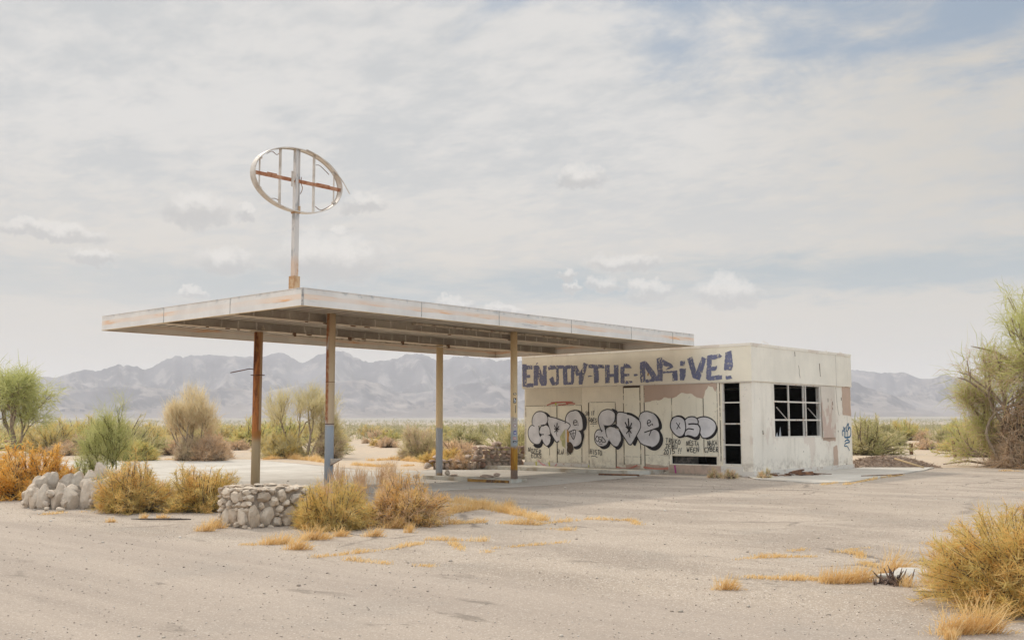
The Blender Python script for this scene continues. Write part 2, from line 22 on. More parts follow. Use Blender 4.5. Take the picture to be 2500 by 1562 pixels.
CUM=[(-1.0255,0.2009,0.0318,0.0151),(-0.9788,0.1989,0.0127,0.0071),(-0.9031,0.1612,0.0596,0.0218),(-0.9965,0.1542,0.0278,0.0127),(-1.1149,0.1513,0.0238,0.0068),(-1.1513,0.1714,0.0516,0.0079),(-1.0269,0.1215,0.0135,0.0044),(-0.6575,0.2383,0.0262,0.0103),(-0.6699,0.1419,0.0079,0.0052),(-0.6636,0.1311,0.0103,0.004),(-0.6345,0.1332,0.0167,0.0071),(-0.5891,0.1277,0.023,0.0087),(-0.5173,0.1268,0.0357,0.0127),(-0.6164,0.1546,0.0377,0.0079),(-0.7783,0.1175,0.0207,0.006),(-0.8686,0.2109,0.0238,0.0087),(-0.8887,0.1889,0.0119,0.0048),(-0.7324,0.1088,0.0238,0.0048)]
R=math.radians
SC=bpy.context.scene
COL=SC.collection
V3=Vector
CAM=(17.1561,-12.895,1.6); YAW=0.7244; PITCH=0.1005; ROLL=-0.0016
SUN=V3((-1.03,0.22,1.0)).normalized()
# ------------------------------------------------------------------ materials
class NT:
    def __init__(s,m): s.t=m.node_tree; s.n=s.t.nodes; s.l=s.t.links
    def new(s,typ,ins=None,**kw):
        n=s.n.new(typ)
        for k,v in kw.items(): setattr(n,k,v)
        for k,v in (ins or {}).items():
            if isinstance(v,bpy.types.NodeSocket): s.l.new(v,n.inputs[k])
            else: n.inputs[k].default_value=v
        return n
    def coord(s,which='Object'): return s.new('ShaderNodeTexCoord').outputs[which]
    def map(s,vec,scale=(1,1,1),loc=(0,0,0),rot=(0,0,0)):
        return s.new('ShaderNodeMapping',{'Vector':vec,'Scale':scale,'Location':loc,'Rotation':rot}).outputs[0]
    def noise(s,vec,scale,detail=4,rough=.55,dist=0,col=False):
        n=s.new('ShaderNodeTexNoise',{'Vector':vec,'Scale':scale,'Detail':detail,'Roughness':rough,'Distortion':dist})
        return n.outputs[1 if col else 0]
    def vor(s,vec,scale,feature='F1',out=0,rand=1):
        n=s.new('ShaderNodeTexVoronoi',{'Vector':vec,'Scale':scale,'Randomness':rand},feature=feature); return n.outputs[out]
    def math(s,op,a,b=0,c=0,clamp=False):
        n=s.new('ShaderNodeMath',{0:a,1:b,2:c},operation=op,use_clamp=clamp); return n.outputs[0]
    def vmath(s,op,a,b=(0,0,0),out=0):
        return s.new('ShaderNodeVectorMath',{0:a,1:b},operation=op).outputs[out]
    def sep(s,vec):
        n=s.new('ShaderNodeSeparateXYZ',{0:vec}); return n.outputs[0],n.outputs[1],n.outputs[2]
    def comb(s,x,y,z): return s.new('ShaderNodeCombineXYZ',{0:x,1:y,2:z}).outputs[0]
    def rng(s,v,a,b,c=0,d=1,smooth=True):
        n=s.new('ShaderNodeMapRange',{'Value':v,'From Min':a,'From Max':b,'To Min':c,'To Max':d})
        if smooth: n.interpolation_type='SMOOTHSTEP'
        return n.outputs[0]
    def mix(s,f,a,b,blend='MIX'):
        n=s.new('ShaderNodeMix',data_type='RGBA',blend_type=blend)
        for i,v in ((0,f),(6,a),(7,b)):
            if isinstance(v,bpy.types.NodeSocket): s.l.new(v,n.inputs[i])
            else: n.inputs[i].default_value=v if i==0 else c4(v)
        return n.outputs[2]
    def ramp(s,f,stops,interp='LINEAR'):
        n=s.new('ShaderNodeValToRGB',{0:f}); cr=n.color_ramp; cr.interpolation=interp
        while len(cr.elements)<len(stops): cr.elements.new(.5)
        for e,(p,c) in zip(cr.elements,stops): e.position=p; e.color=c4(c)
        return n.outputs[0]
    def bump(s,h,strength=.3,dist=.02):
        return s.new('ShaderNodeBump',{'Height':h,'Strength':strength,'Distance':dist}).outputs[0]
def c4(c):
    if isinstance(c,(int,float)): c=(c,c,c)
    return tuple(c)+(1,) if len(c)==3 else tuple(c)
def mat(name,col=None,rough=.85,metal=0,build=None,spec=.3):
    m=bpy.data.materials.new(name); m.use_nodes=True
    t=NT(m); b=t.n['Principled BSDF']
    b.inputs['Roughness'].default_value=rough; b.inputs['Metallic'].default_value=metal
    b.inputs['Specular IOR Level'].default_value=spec
    if col is not None: b.inputs['Base Color'].default_value=c4(col)
    if build:
        r=build(t)
        if not isinstance(r,tuple): r=(r,)
        t.l.new(r[0],b.inputs['Base Color'])
        if len(r)>1 and r[1] is not None: t.l.new(r[1],b.inputs['Normal'])
        if len(r)>2 and r[2] is not None:
            t.l.new(r[2],b.inputs['Alpha'])
    return m
def leafmat(name,stops,trans=.3,zone=None):
    m=bpy.data.materials.new(name); m.use_nodes=True; t=NT(m)
    t.n.remove(t.n['Principled BSDF']); out=t.n['Material Output']
    rnd=t.new('ShaderNodeNewGeometry').outputs['Random Per Island']
    big=t.noise(t.coord(),2.2,3)
    f=t.math('ADD',t.math('MULTIPLY',rnd,.55),t.math('MULTIPLY',t.rng(big,.3,.7),.45))
    c=t.ramp(f,stops)
    d=t.new('ShaderNodeBsdfDiffuse',{0:c}).outputs[0]; tr=t.new('ShaderNodeBsdfTranslucent',{0:c}).outputs[0]
    t.l.new(t.new('ShaderNodeMixShader',{0:trans,1:d,2:tr}).outputs[0],out.inputs[0]); return m
# ------------------------------------------------------------------ mesh helpers
class MB:
    def __init__(s): s.v=[]; s.f=[]; s.m=[]
    def face(s,pts,mi=0):
        b=len(s.v); s.v+=[tuple(p) for p in pts]; s.f.append(tuple(range(b,b+len(pts)))); s.m.append(mi)
    def box(s,x0,x1,y0,y1,z0,z1,mi=0):
        b=len(s.v); s.v+=[(x,y,z) for z in (z0,z1) for y in (y0,y1) for x in (x0,x1)]
        for f in ((0,2,3,1),(4,5,7,6),(0,1,5,4),(2,6,7,3),(0,4,6,2),(1,3,7,5)):
            s.f.append(tuple(b+i for i in f)); s.m.append(mi)
    def hexa(s,P,mi=0):      # eight corners ordered like box
        b=len(s.v); s.v+=[tuple(p) for p in P]
        for f in ((0,2,3,1),(4,5,7,6),(0,1,5,4),(2,6,7,3),(0,4,6,2),(1,3,7,5)):
            s.f.append(tuple(b+i for i in f)); s.m.append(mi)
    def tube(s,pts,rad,seg=6,mi=0,cap=True):
        pts=[V3(p) for p in pts]; n=len(pts)
        if not hasattr(rad,'__len__'): rad=[rad]*n
        b=len(s.v); up=None
        for i,p in enumerate(pts):
            d=(pts[min(i+1,n-1)]-pts[max(i-1,0)]).normalized()
            if up is None: up=d.orthogonal().normalized()
            up=(up-d*up.dot(d)); up=up.normalized() if up.length>1e-6 else d.orthogonal().normalized()
            w=d.cross(up)
            for k in range(seg):
                a=2*math.pi*k/seg; s.v.append(tuple(p+(up*math.cos(a)+w*math.sin(a))*rad[i]))
        for i in range(n-1):
            for k in range(seg):
                k2=(k+1)%seg; s.f.append((b+i*seg+k,b+i*seg+k2,b+(i+1)*seg+k2,b+(i+1)*seg+k)); s.m.append(mi)
        if cap:
            s.f.append(tuple(b+k for k in range(seg))[::-1]); s.m.append(mi)
            s.f.append(tuple(b+(n-1)*seg+k for k in range(seg))); s.m.append(mi)
    def bar(s,p0,p1,w,t,mi=0,side=(1,0,0)):     # rectangular bar
        p0,p1=V3(p0),V3(p1); d=(p1-p0).normalized(); a=V3(side); a=(a-d*a.dot(d)).normalized(); c=d.cross(a)
        s.hexa([p+a*(i*w/2)+c*(j*t/2) for p in (p0,p1) for j in (-1,1) for i in (-1,1)],mi)
    def rock(s,c,size,rng,rot=None,rough=.22,mi=0,sub=2,cut=(.5,.82)):
        vs,fs=ICO[sub]; b=len(s.v); o=V3((rng.random()*50,rng.random()*50,rng.random()*50))
        M=Euler(rot if rot else (rng.uniform(-.3,.3),rng.uniform(-.3,.3),rng.uniform(0,6.3))).to_matrix()
        cuts=[(V3((rng.gauss(0,1),rng.gauss(0,1),rng.gauss(0,1))).normalized(),rng.uniform(*cut)) for _ in range(7)]
        for v in vs:
            p=v*(1+rough*(noise.noise(v*1.3+o)+.4*noise.noise(v*3.1+o)))
            for n_,h in cuts:
                q=p.dot(n_)
                if q>h: p=p-n_*(q-h)*.92
            p=M@V3((p.x*size[0],p.y*size[1],p.z*size[2])); s.v.append((c[0]+p.x,c[1]+p.y,c[2]+p.z))
        for f in fs: s.f.append(tuple(b+i for i in f)); s.m.append(mi)
    def build(s,name,mats,parent=None,smooth=False):
        me=bpy.data.meshes.new(name); me.from_pydata(s.v,[],s.f)
        mats=mats if isinstance(mats,(list,tuple)) else [mats]
        for m in mats: me.materials.append(m)
        if len(mats)>1: me.polygons.foreach_set('material_index',s.m)
        if smooth: me.polygons.foreach_set('use_smooth',[True]*len(s.f))
        me.update(); o=bpy.data.objects.new(name,me); COL.objects.link(o)
        if parent: attach(o,parent)
        return o
def attach(o,p):
    o.parent=p; o.matrix_parent_inverse=Matrix.Translation(-V3(p.location)) if p.type=='EMPTY' and not p.get('local') else Matrix()
def ico(sub):
    bm=bmesh.new(); bmesh.ops.create_icosphere(bm,subdivisions=sub,radius=1); bm.verts.ensure_lookup_table()
    r=([v.co.copy() for v in bm.verts],[[v.index for v in f.verts] for f in bm.faces]); bm.free(); return r
ICO={k:ico(k) for k in (1,2,3)}
def npmesh(name,V,F,mats,midx=None,parent=None):
    me=bpy.data.meshes.new(name); V=np.asarray(V,np.float32).reshape(-1,3); F=np.asarray(F,np.int32); nf=len(F); k=F.shape[1]
    me.vertices.add(len(V)); me.vertices.foreach_set('co',V.ravel())
    me.loops.add(nf*k); me.loops.foreach_set('vertex_index',F.ravel())
    me.polygons.add(nf); me.polygons.foreach_set('loop_start',np.arange(nf,dtype=np.int32)*k)
    try: me.polygons.foreach_set('loop_total',np.full(nf,k,np.int32))
    except Exception: pass
    for m in (mats if isinstance(mats,(list,tuple)) else [mats]): me.materials.append(m)
    if midx is not None: me.polygons.foreach_set('material_index',np.asarray(midx,np.int32))
    me.update(calc_edges=True)
    o=bpy.data.objects.new(name,me); COL.objects.link(o)
    if parent: attach(o,parent)
    return o
def empty(name,loc=(0,0,0),local=False):
    o=bpy.data.objects.new(name,None); COL.objects.link(o); o.location=loc; o.empty_display_size=.2
    if local: o['local']=1
    return o
def tag(o,label=None,cat=None,group=None,kind=None):
    if label: o['label']=label
    if cat: o['category']=cat
    if group: o['group']=group
    if kind: o['kind']=kind
    return o
def unit(a): return a/np.maximum(np.linalg.norm(a,axis=-1,keepdims=True),1e-9)
def ribbons(P,W,rg):
    """P (n,3,3) points, W (n,) width -> verts, quads"""
    n=len(P); d=unit(P[:,2]-P[:,0]); side=unit(np.cross(d,rg.normal(size=(n,3))))
    w=W[:,None,None]*np.array([1,.8,.25])[None,:,None]*.5
    a=P-side[:,None,:]*w; b=P+side[:,None,:]*w
    V=np.stack([a,b],2).reshape(n*6,3)
    base=(np.arange(n)*6)[:,None]
    F=np.concatenate([base+np.array([0,1,3,2]),base+np.array([2,3,5,4])],1).reshape(-1,4)
    return V,F
def twigs(P0,D,L,W,rg,bend=.3,droop=0.):
    n=len(P0); D=unit(D); P1=P0+D*(L*.5)[:,None]
    D2=unit(D+rg.normal(size=(n,3))*bend+np.array([0,0,-droop])); P2=P1+D2*(L*.5)[:,None]
    return ribbons(np.stack([P0,P1,P2],1),W,rg)
def merge(parts):
    Vs=[];Fs=[];off=0
    for V,F in parts: Vs.append(V);Fs.append(F+off);off+=len(V)
    return np.concatenate(Vs),np.concatenate(Fs)
def bush_mesh(name,mats,seed,rx,ry,h,stems=140,tw=9000,L=.22,W=.006,spread=.55,up=.25,low=.0,dryfrac=.4,lump=.35,parent=None):
    """shrub of many stems from one foot; mats = [leafy, dry, wood]"""
    rg=np.random.default_rng(seed)
    az=rg.uniform(0,2*np.pi,stems); el=np.arcsin(np.clip(low+(1-low)*rg.uniform(0,1,stems),0,1))
    d=np.stack([np.cos(az)*np.cos(el),np.sin(az)*np.cos(el),np.sin(el)],1)
    k=np.array([1+lump*(noise.noise(V3((x*1.7+seed,y*1.7,z*1.7)))*1.6+rg.uniform(-.45,.25)) for x,y,z in d])
    end=d*k[:,None]*np.array([rx,ry,h])*.86; end[:,2]=np.maximum(end[:,2],.03)
    fr=rg.uniform(.05,.42,stems); foot=np.stack([np.cos(az)*rx*fr,np.sin(az)*ry*fr,np.zeros(stems)],1)
    mid=(foot+end)*.5+np.array([0,0,1])*(h*.06)+rg.normal(size=(stems,3))*.05*h
    P=np.stack([foot,mid,end],1); V0,F0=ribbons(P,np.full(stems,W*2.6),rg); V0b,F0b=ribbons(P,np.full(stems,W*2.6),rg)
    i=rg.integers(0,stems,tw); t=rg.uniform(.16,1,tw)**.62
    a=(1-t)[:,None];b=t[:,None]
    P0=a*a*foot[i]+2*a*b*mid[i]+b*b*end[i]
    D=unit(end[i]-foot[i])*.6+rg.normal(size=(tw,3))*spread+np.array([0,0,up])
    Ls=L*rg.uniform(.45,1.25,tw); Ws=W*rg.uniform(.6,1.3,tw)
    P0[:,2]=np.maximum(P0[:,2],.01)
    V1,F1=twigs(P0,D,Ls,Ws,rg); V1[:,2]=np.maximum(V1[:,2],.004)
    dry=(rg.uniform(size=stems)<dryfrac)[i]^(rg.uniform(size=tw)<.18)
    V,F=merge([(V0,F0),(V0b,F0b),(V1,F1)])
    mi=np.concatenate([np.full(len(F0)*2,2),np.repeat(dry.astype(int),2)])
    return npmesh(name,V,F,mats,mi,parent)
def grow(rg,p,d,L,r,depth,segs,tips,sp=.5,kids=(2,3),upb=.12,shr=.72):
    pts=[p];rad=[r];n=3
    for i in range(n):
        d=unit(d+rg.normal(size=3)*.16+np.array([0,0,upb])); p=p+d*L/n; pts.append(p); rad.append(r*(1-.32*(i+1)/n))
        if depth<=1 and i>0: tips.append((p,d,depth))
        if depth>0 and i==1 and rg.uniform()<.6:
            grow(rg,p,unit(d+rg.normal(size=3)*sp*1.3),L*shr*.8,r*.5,depth-1,segs,tips,sp,kids,upb,shr)
    segs.append((pts,rad))
    if depth==0: tips.append((p,d,0)); return
    for k in range(rg.integers(kids[0],kids[1]+1)):
        grow(rg,p,unit(d+rg.normal(size=3)*sp),L*shr*rg.uniform(.8,1.15),r*.66,depth-1,segs,tips,sp,kids,upb,shr)
def spray(tips,rg,per,L,W,sp=.5,droop=.35,jit=.25):
    n=len(tips)*per; T=np.repeat(np.array([t[0] for t in tips]),per,0); D=np.repeat(np.array([t[1] for t in tips]),per,0)
    P0=T+rg.normal(size=(n,3))*jit*L; D=unit(D)*.7+rg.normal(size=(n,3))*sp+np.array([0,0,-droop*.5])
    return twigs(P0,D,L*rg.uniform(.5,1.3,n),W*rg.uniform(.6,1.3,n),rg,.3,droop)
def tree(name,label,cat,loc,seed,trunks,mats,depth=4,per=26,L=.5,W=.012,sp=.5,droop=.35,tsp=.5,group=None,kids=(2,3),extra_dry=0,upb=.12,shr=.72):
    """trunks: list of (direction, length, radius); mats=[foliage, dry twigs, bark]"""
    rg=np.random.default_rng(seed); root=empty(name,loc,True); tag(root,label,cat,group)
    segs=[];tips=[]
    for off,d,Ln,r in trunks: grow(rg,np.array(off,float),unit(np.array(d,float)),Ln,r,depth,segs,tips,tsp,kids,upb,shr)
    mb=MB()
    for pts,rad in segs: mb.tube(pts,rad,6 if rad[0]>.03 else 4,cap=False)
    o=mb.build('trunk',mats[2],root,True)
    V,F=spray(tips,rg,per,L,W,sp,droop)
    parts=[(V,F)]; mi=[np.zeros(len(F),int)]
    if extra_dry:
        V2,F2=spray([t for t in tips if t[0][2]<np.median([q[0][2] for q in tips])*1.1],rg,extra_dry,L*.9,W*.9,sp*1.3,droop*1.8)
        parts.append((V2,F2)); mi.append(np.ones(len(F2),int))
    V,F=merge(parts); keep=None
    V[:,2]=np.maximum(V[:,2],.01)
    npmesh('crown',V,F,mats,np.concatenate(mi),root)
    return root
def catmull(pts,closed=True,k=5):
    n=len(pts); o=[]; rngi=range(n) if closed else range(n-1)
    for i in rngi:
        g=(lambda j: V3(pts[j%n])) if closed else (lambda j: V3(pts[min(max(j,0),n-1)]))
        p0,p1,p2,p3=g(i-1),g(i),g(i+1),g(i+2)
        for s in range(k):
            t=s/k; o.append(.5*((2*p1)+(p2-p0)*t+(2*p0-5*p1+4*p2-p3)*t*t+(3*p1-p0-3*p2+p3)*t**3))
    if not closed: o.append(V3(pts[-1]))
    return o
def jag(pts,rng,amp,step):
    o=[];n=len(pts)
    for i in range(n):
        a,b=V3(pts[i]),V3(pts[(i+1)%n]); k=max(1,int((b-a).length/step)); nr=V3((-(b-a).y,(b-a).x)).normalized() if (b-a).length>0 else V3((0,0))
        for j in range(k):
            p=a.lerp(b,j/k); o.append(p+nr*rng.uniform(-amp,amp) if j else p)
    return o
def flat(mb,pts2,place,mi=0):
    tri=tessellate_polygon([[V3((p[0],p[1],0)) for p in pts2]])
    b=len(mb.v); mb.v+=[tuple(place(p[0],p[1])) for p in pts2]
    for t in tri: mb.f.append(tuple(b+i for i in t)); mb.m.append(mi)
def stroke(mb,pts,w,place,mi=0,smooth=True):
    P=catmull(pts,False,4) if smooth and len(pts)>2 else [V3(p) for p in pts]
    P=[V3((p[0],p[1])) for p in P]; n=len(P); b=len(mb.v)
    for i,p in enumerate(P):
        d=P[min(i+1,n-1)]-P[max(i-1,0)]; d=d.normalized() if d.length>0 else V3((1,0)); nr=V3((-d.y,d.x))*w/2
        if i==0: p=p-d*w*.3
        if i==n-1: p=p+d*w*.3
        mb.v+=[tuple(place(*(p+nr))),tuple(place(*(p-nr)))]
    for i in range(n-1): mb.f.append((b+2*i,b+2*i+1,b+2*i+3,b+2*i+2)); mb.m.append(mi)
def wall(mb,axis,c,thick,u0,u1,z0,z1,holes=(),mi=0,mback=1,mrev=0):
    """slab with rectangular holes; axis 'y': face at y=c looking -y, 'x': face at x=c looking +x"""
    U=sorted({u0,u1,*[h[0] for h in holes],*[h[1] for h in holes]}); Z=sorted({z0,z1,*[h[2] for h in holes],*[h[3] for h in holes]})
    def P(u,z,k):
        if axis=='y': return (u,c+k*thick,z)
        return (c-k*thick,u,z)
    def solid(i,j):
        if i<0 or j<0 or i>=len(U)-1 or j>=len(Z)-1: return False
        um=(U[i]+U[i+1])/2; zm=(Z[j]+Z[j+1])/2
        return not any(h[0]<um<h[1] and h[2]<zm<h[3] for h in holes)
    for i in range(len(U)-1):
        for j in range(len(Z)-1):
            if not solid(i,j): continue
            a,b_,e,f=U[i],U[i+1],Z[j],Z[j+1]
            mb.face([P(a,e,0),P(b_,e,0),P(b_,f,0),P(a,f,0)],mi)
            mb.face([P(a,e,1),P(a,f,1),P(b_,f,1),P(b_,e,1)],mback)
            if not solid(i-1,j): mb.face([P(a,e,0),P(a,f,0),P(a,f,1),P(a,e,1)],mrev)
            if not solid(i+1,j): mb.face([P(b_,e,0),P(b_,e,1),P(b_,f,1),P(b_,f,0)],mrev)
            if not solid(i,j-1): mb.face([P(a,e,0),P(a,e,1),P(b_,e,1),P(b_,e,0)],mrev)
            if not solid(i,j+1): mb.face([P(a,f,0),P(b_,f,0),P(b_,f,1),P(a,f,1)],mrev)
# ------------------------------------------------------------------ camera, light, sky
def camera():
    f=V3((-math.sin(YAW)*math.cos(PITCH),math.cos(YAW)*math.cos(PITCH),math.sin(PITCH))); r=V3((math.cos(YAW),math.sin(YAW),0)); u=r.cross(f)
    r2=r*math.cos(ROLL)+u*math.sin(ROLL); u2=u*math.cos(ROLL)-r*math.sin(ROLL)
    cd=bpy.data.cameras.new('camera'); o=bpy.data.objects.new('camera',cd); COL.objects.link(o)
    m=Matrix((r2,u2,-f)).transposed().to_4x4(); m.translation=CAM; o.matrix_world=m
    cd.sensor_width=36; cd.lens=36*2518.5574/2500; cd.clip_start=.1; cd.clip_end=20000; SC.camera=o
camera()
sl=bpy.data.lights.new('sun','SUN'); sl.energy=2.5; sl.angle=R(3.2); sl.color=(1,.92,.80)
so=bpy.data.objects.new('sun',sl); COL.objects.link(so); so.rotation_euler=SUN.to_track_quat('Z','Y').to_euler()
def world():
    w=bpy.data.worlds.new('World'); SC.world=w; w.use_nodes=True; t=NT(w); bg=t.n['Background']; ST=.1
    bg.inputs[1].default_value=ST
    sky=t.new('ShaderNodeTexSky',sky_type='NISHITA'); sky.sun_disc=False
    sky.sun_elevation=math.asin(SUN.z); sky.sun_rotation=math.atan2(SUN.x,SUN.y)%(2*math.pi)
    sky.dust_density=2.5; sky.air_density=1.0; sky.altitude=200
    dr=t.coord('Generated'); x,y,z=t.sep(dr)
    az=t.math('ARCTAN2',x,y); el=t.math('ARCSINE',z)
    zc=t.math('ADD',t.math('MAXIMUM',z,0),.12)
    pl=t.comb(t.math('DIVIDE',x,zc),t.math('DIVIDE',y,zc),0)
    plr=t.map(pl,(1.0,1.45,1),(3,1,0),(0,0,R(-62)))
    n1=t.noise(plr,1.5,7,.6,.5); n2=t.noise(t.map(pl,(1,1,1),(7,2,0)),3.6,6,.62,.4)
    veil=t.math('ADD',t.math('MULTIPLY',n1,.55),t.math('MULTIPLY',n2,.45))
    # open blue towards the north, high and on the right; a paler gap low over the range
    s=t.math('ADD',t.math('MULTIPLY',t.math('ADD',az,.62),.62),t.math('MULTIPLY',t.math('SUBTRACT',el,.33),3.0))
    nb=t.math('MULTIPLY',t.math('SUBTRACT',veil,.5),1.5)
    blue=t.math('MULTIPLY',t.rng(t.math('SUBTRACT',s,nb),.02,.36),t.rng(el,.60,.44))
    s2=t.math('ADD',t.math('MULTIPLY',t.math('ADD',az,.33),1.6),t.math('MULTIPLY',t.math('ABSOLUTE',t.math('SUBTRACT',el,.215)),-3.2))
    blue2=t.math('MULTIPLY',t.rng(t.math('SUBTRACT',s2,t.math('MULTIPLY',nb,.35)),-.06,.2),.55)
    elw=t.math('ADD',el,t.math('ADD',t.math('MULTIPLY',t.math('SUBTRACT',n2,.5),.05),t.math('MULTIPLY',t.math('ADD',az,.7),-.012)))
    band=t.math('MULTIPLY',t.rng(elw,.105,.125),t.rng(elw,.165,.135)); 
    bandn=t.rng(t.noise(t.comb(t.math('MULTIPLY',az,3.2),t.math('MULTIPLY',el,17),0),1.3,5,.6),.30,.55)
    band=t.math('MULTIPLY',t.math('MULTIPLY',band,bandn),t.rng(az,-1.15,-.80,.5,1))
    n3=t.noise(t.map(pl,(1,1.5,1),(1,5,0),(0,0,R(-62))),9,4,.6,.3); tex=t.math('MULTIPLY',t.rng(t.math('ADD',t.math('MULTIPLY',veil,.72),t.math('MULTIPLY',n3,.28)),.58,.40),.72)
    tex=t.math('MULTIPLY',tex,t.rng(el,.10,.24,.25,1))
    low=t.rng(el,.02,.30)
    white=t.ramp(low,[(0,(.66,.62,.565)),(.45,(.71,.675,.625)),(1,(.76,.75,.735))])
    white=t.mix(t.rng(az,-.62,-.26),white,(.645,.615,.565))
    k=1/ST
    white=t.vmath('SCALE',white); white.node.inputs[3].default_value=k
    grey=(.545*k,.575*k,.60*k)
    c=t.mix(tex,white,grey)
    back=t.vmath('DOT_PRODUCT',dr,(.663,-.749,0),out=1)     # sky brightened overhead and behind the camera, added to fill the shade
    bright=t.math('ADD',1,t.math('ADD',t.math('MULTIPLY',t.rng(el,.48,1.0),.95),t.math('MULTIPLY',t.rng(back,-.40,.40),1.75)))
    hazy=t.mix(.62,sky.outputs[0],(.33*k,.43*k,.53*k))
    c=t.mix(t.math('MAXIMUM',blue,blue2),c,hazy)
    c=t.mix(t.math('MULTIPLY',band,.9),c,(.39*k,.475*k,.53*k))
    # small cumulus
    P=t.comb(az,el,0)
    wob=t.noise(P,34,7,.68,0,True); wob=t.vmath('SUBTRACT',wob,(.5,.5,.5)); wob=t.vmath('MULTIPLY',wob,(.05,.036,0))
    Q=t.vmath('ADD',P,wob); M=None; Sh=None
    for a,e,wd,h in CUM:
        q=t.vmath('MULTIPLY',t.vmath('SUBTRACT',Q,(a,e-h*.35,0)),(.86/wd,.60/h,0))
        # flat base: squash what lies below the centre
        qx,qy,_=t.sep(q); qy2=t.math('MAXIMUM',qy,t.math('MULTIPLY',qy,-1.35))
        m=t.math('SUBTRACT',1,t.math('ADD',t.math('MULTIPLY',qx,qx),t.math('MULTIPLY',qy2,qy2)))
        m=t.math('SQRT',t.math('MAXIMUM',m,0))
        sh=t.math('MULTIPLY',m,t.math('ADD',t.math('MULTIPLY',qy,.9),.2))
        M=m if M is None else t.math('MAXIMUM',M,m); Sh=sh if Sh is None else t.math('ADD',Sh,sh)
    det=t.noise(P,60,6,.68)
    mask=t.rng(t.math('ADD',M,t.math('MULTIPLY',t.math('SUBTRACT',det,.5),.9)),.25,.95)
    lit=t.rng(t.math('ADD',Sh,t.math('MULTIPLY',t.math('SUBTRACT',det,.5),.6)),.05,.55)
    core=t.rng(M,.1,.8)
    cc=t.mix(t.math('MULTIPLY',t.math('SUBTRACT',1,lit),core),(.84*k,.815*k,.78*k),(.52*k,.518*k,.518*k))
    c=t.mix(t.math('MULTIPLY',mask,.74),c,cc)
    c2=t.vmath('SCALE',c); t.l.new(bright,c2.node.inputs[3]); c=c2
    # below the horizon
    c=t.mix(t.rng(el,-.02,-.1),c,(.3*k,.26*k,.2*k))
    t.l.new(c,bg.inputs[0])
world()
SC.world.cycles.sampling_method='MANUAL'; SC.world.cycles.sample_map_resolution=256
SC.view_settings.view_transform='Standard'; SC.view_settings.look='None'; SC.view_settings.exposure=-.10; SC.view_settings.gamma=1
cy=SC.cycles; cy.use_denoising=True; cy.max_bounces=6; cy.diffuse_bounces=3; cy.glossy_bounces=2; cy.transmission_bounces=3; cy.transparent_max_bounces=12; cy.volume_bounces=1
cy.caustics_reflective=False; cy.caustics_refractive=False; cy.sample_clamp_indirect=4
# ------------------------------------------------------------------ ground, lot, slabs, mountains, haze
rnd=random.Random(7)
def m_ground(t):
    v=t.coord(); n=t.noise(v,.09,6,.6); n2=t.noise(v,1.7,6,.65); sp=t.noise(v,22,3,.6)
    c=t.mix(t.rng(n,.35,.65),(.47,.36,.26),(.40,.335,.27)); c=t.mix(t.rng(n2,.4,.66),c,(.52,.40,.27))
    c=t.mix(t.rng(sp,.55,.72,0,.5),c,(.22,.18,.14))
    x,y,z=t.sep(t.vmath('SUBTRACT',v,(CAM[0],CAM[1],0))); r=t.vmath('LENGTH',t.comb(x,y,0),out=1)
    s=t.vor(v,.16); sc=t.noise(v,.02,4); far=t.rng(r,160,420)
    shr=t.math('MULTIPLY',t.rng(t.math('ADD',s,t.math('MULTIPLY',sc,.5)),.62,.42),far)
    c=t.mix(t.math('MULTIPLY',shr,.75),c,t.mix(t.noise(v,.05,2),(.15,.155,.09),(.20,.18,.12)))
    s3=t.noise(t.map(v,(.006,.006,1)),1,5,.6)
    c=t.mix(t.rng(r,500,1600,0,.8),c,t.mix(t.rng(s3,.45,.62),(.20,.19,.15),(.30,.265,.22)))
    return c,t.bump(n2,.4,.05)
M_ground=mat('desert_sand',build=m_ground,rough=.95)
def polar_ground():
    rs=[0,4,8,14,22,34.5,36,45,62,85,115,155,210,280,380,520,700,900,1150,1500,1900,2400,2900,3400,4000,5000,6000,7400]; na=160
    V=[];F=[]
    for r in rs:
        for k in range(na):
            a=2*math.pi*k/na; x=CAM[0]+r*math.cos(a); y=CAM[1]+r*math.sin(a)
            z=-.13 if r<35 else 0 if r<650 else 26*((r-650)/2850)**1.25 if r<3500 else 26+(r-3500)*.004
            if 120<r<1200: z+=.5*noise.noise(V3((x*.006,y*.006,0)))*min(1,(r-120)/200)
            V.append((x,y,z))
    for i in range(len(rs)-1):
        for k in range(na):
            k2=(k+1)%na; F.append((i*na+k,(i+1)*na+k,(i+1)*na+k2,i*na+k2))
    o=npmesh('ground',V,F,M_ground); o.data.polygons.foreach_set('use_smooth',[True]*len(F)); tag(o,'sandy desert ground reaching to the foot of the mountains','ground',kind='structure')
polar_ground()
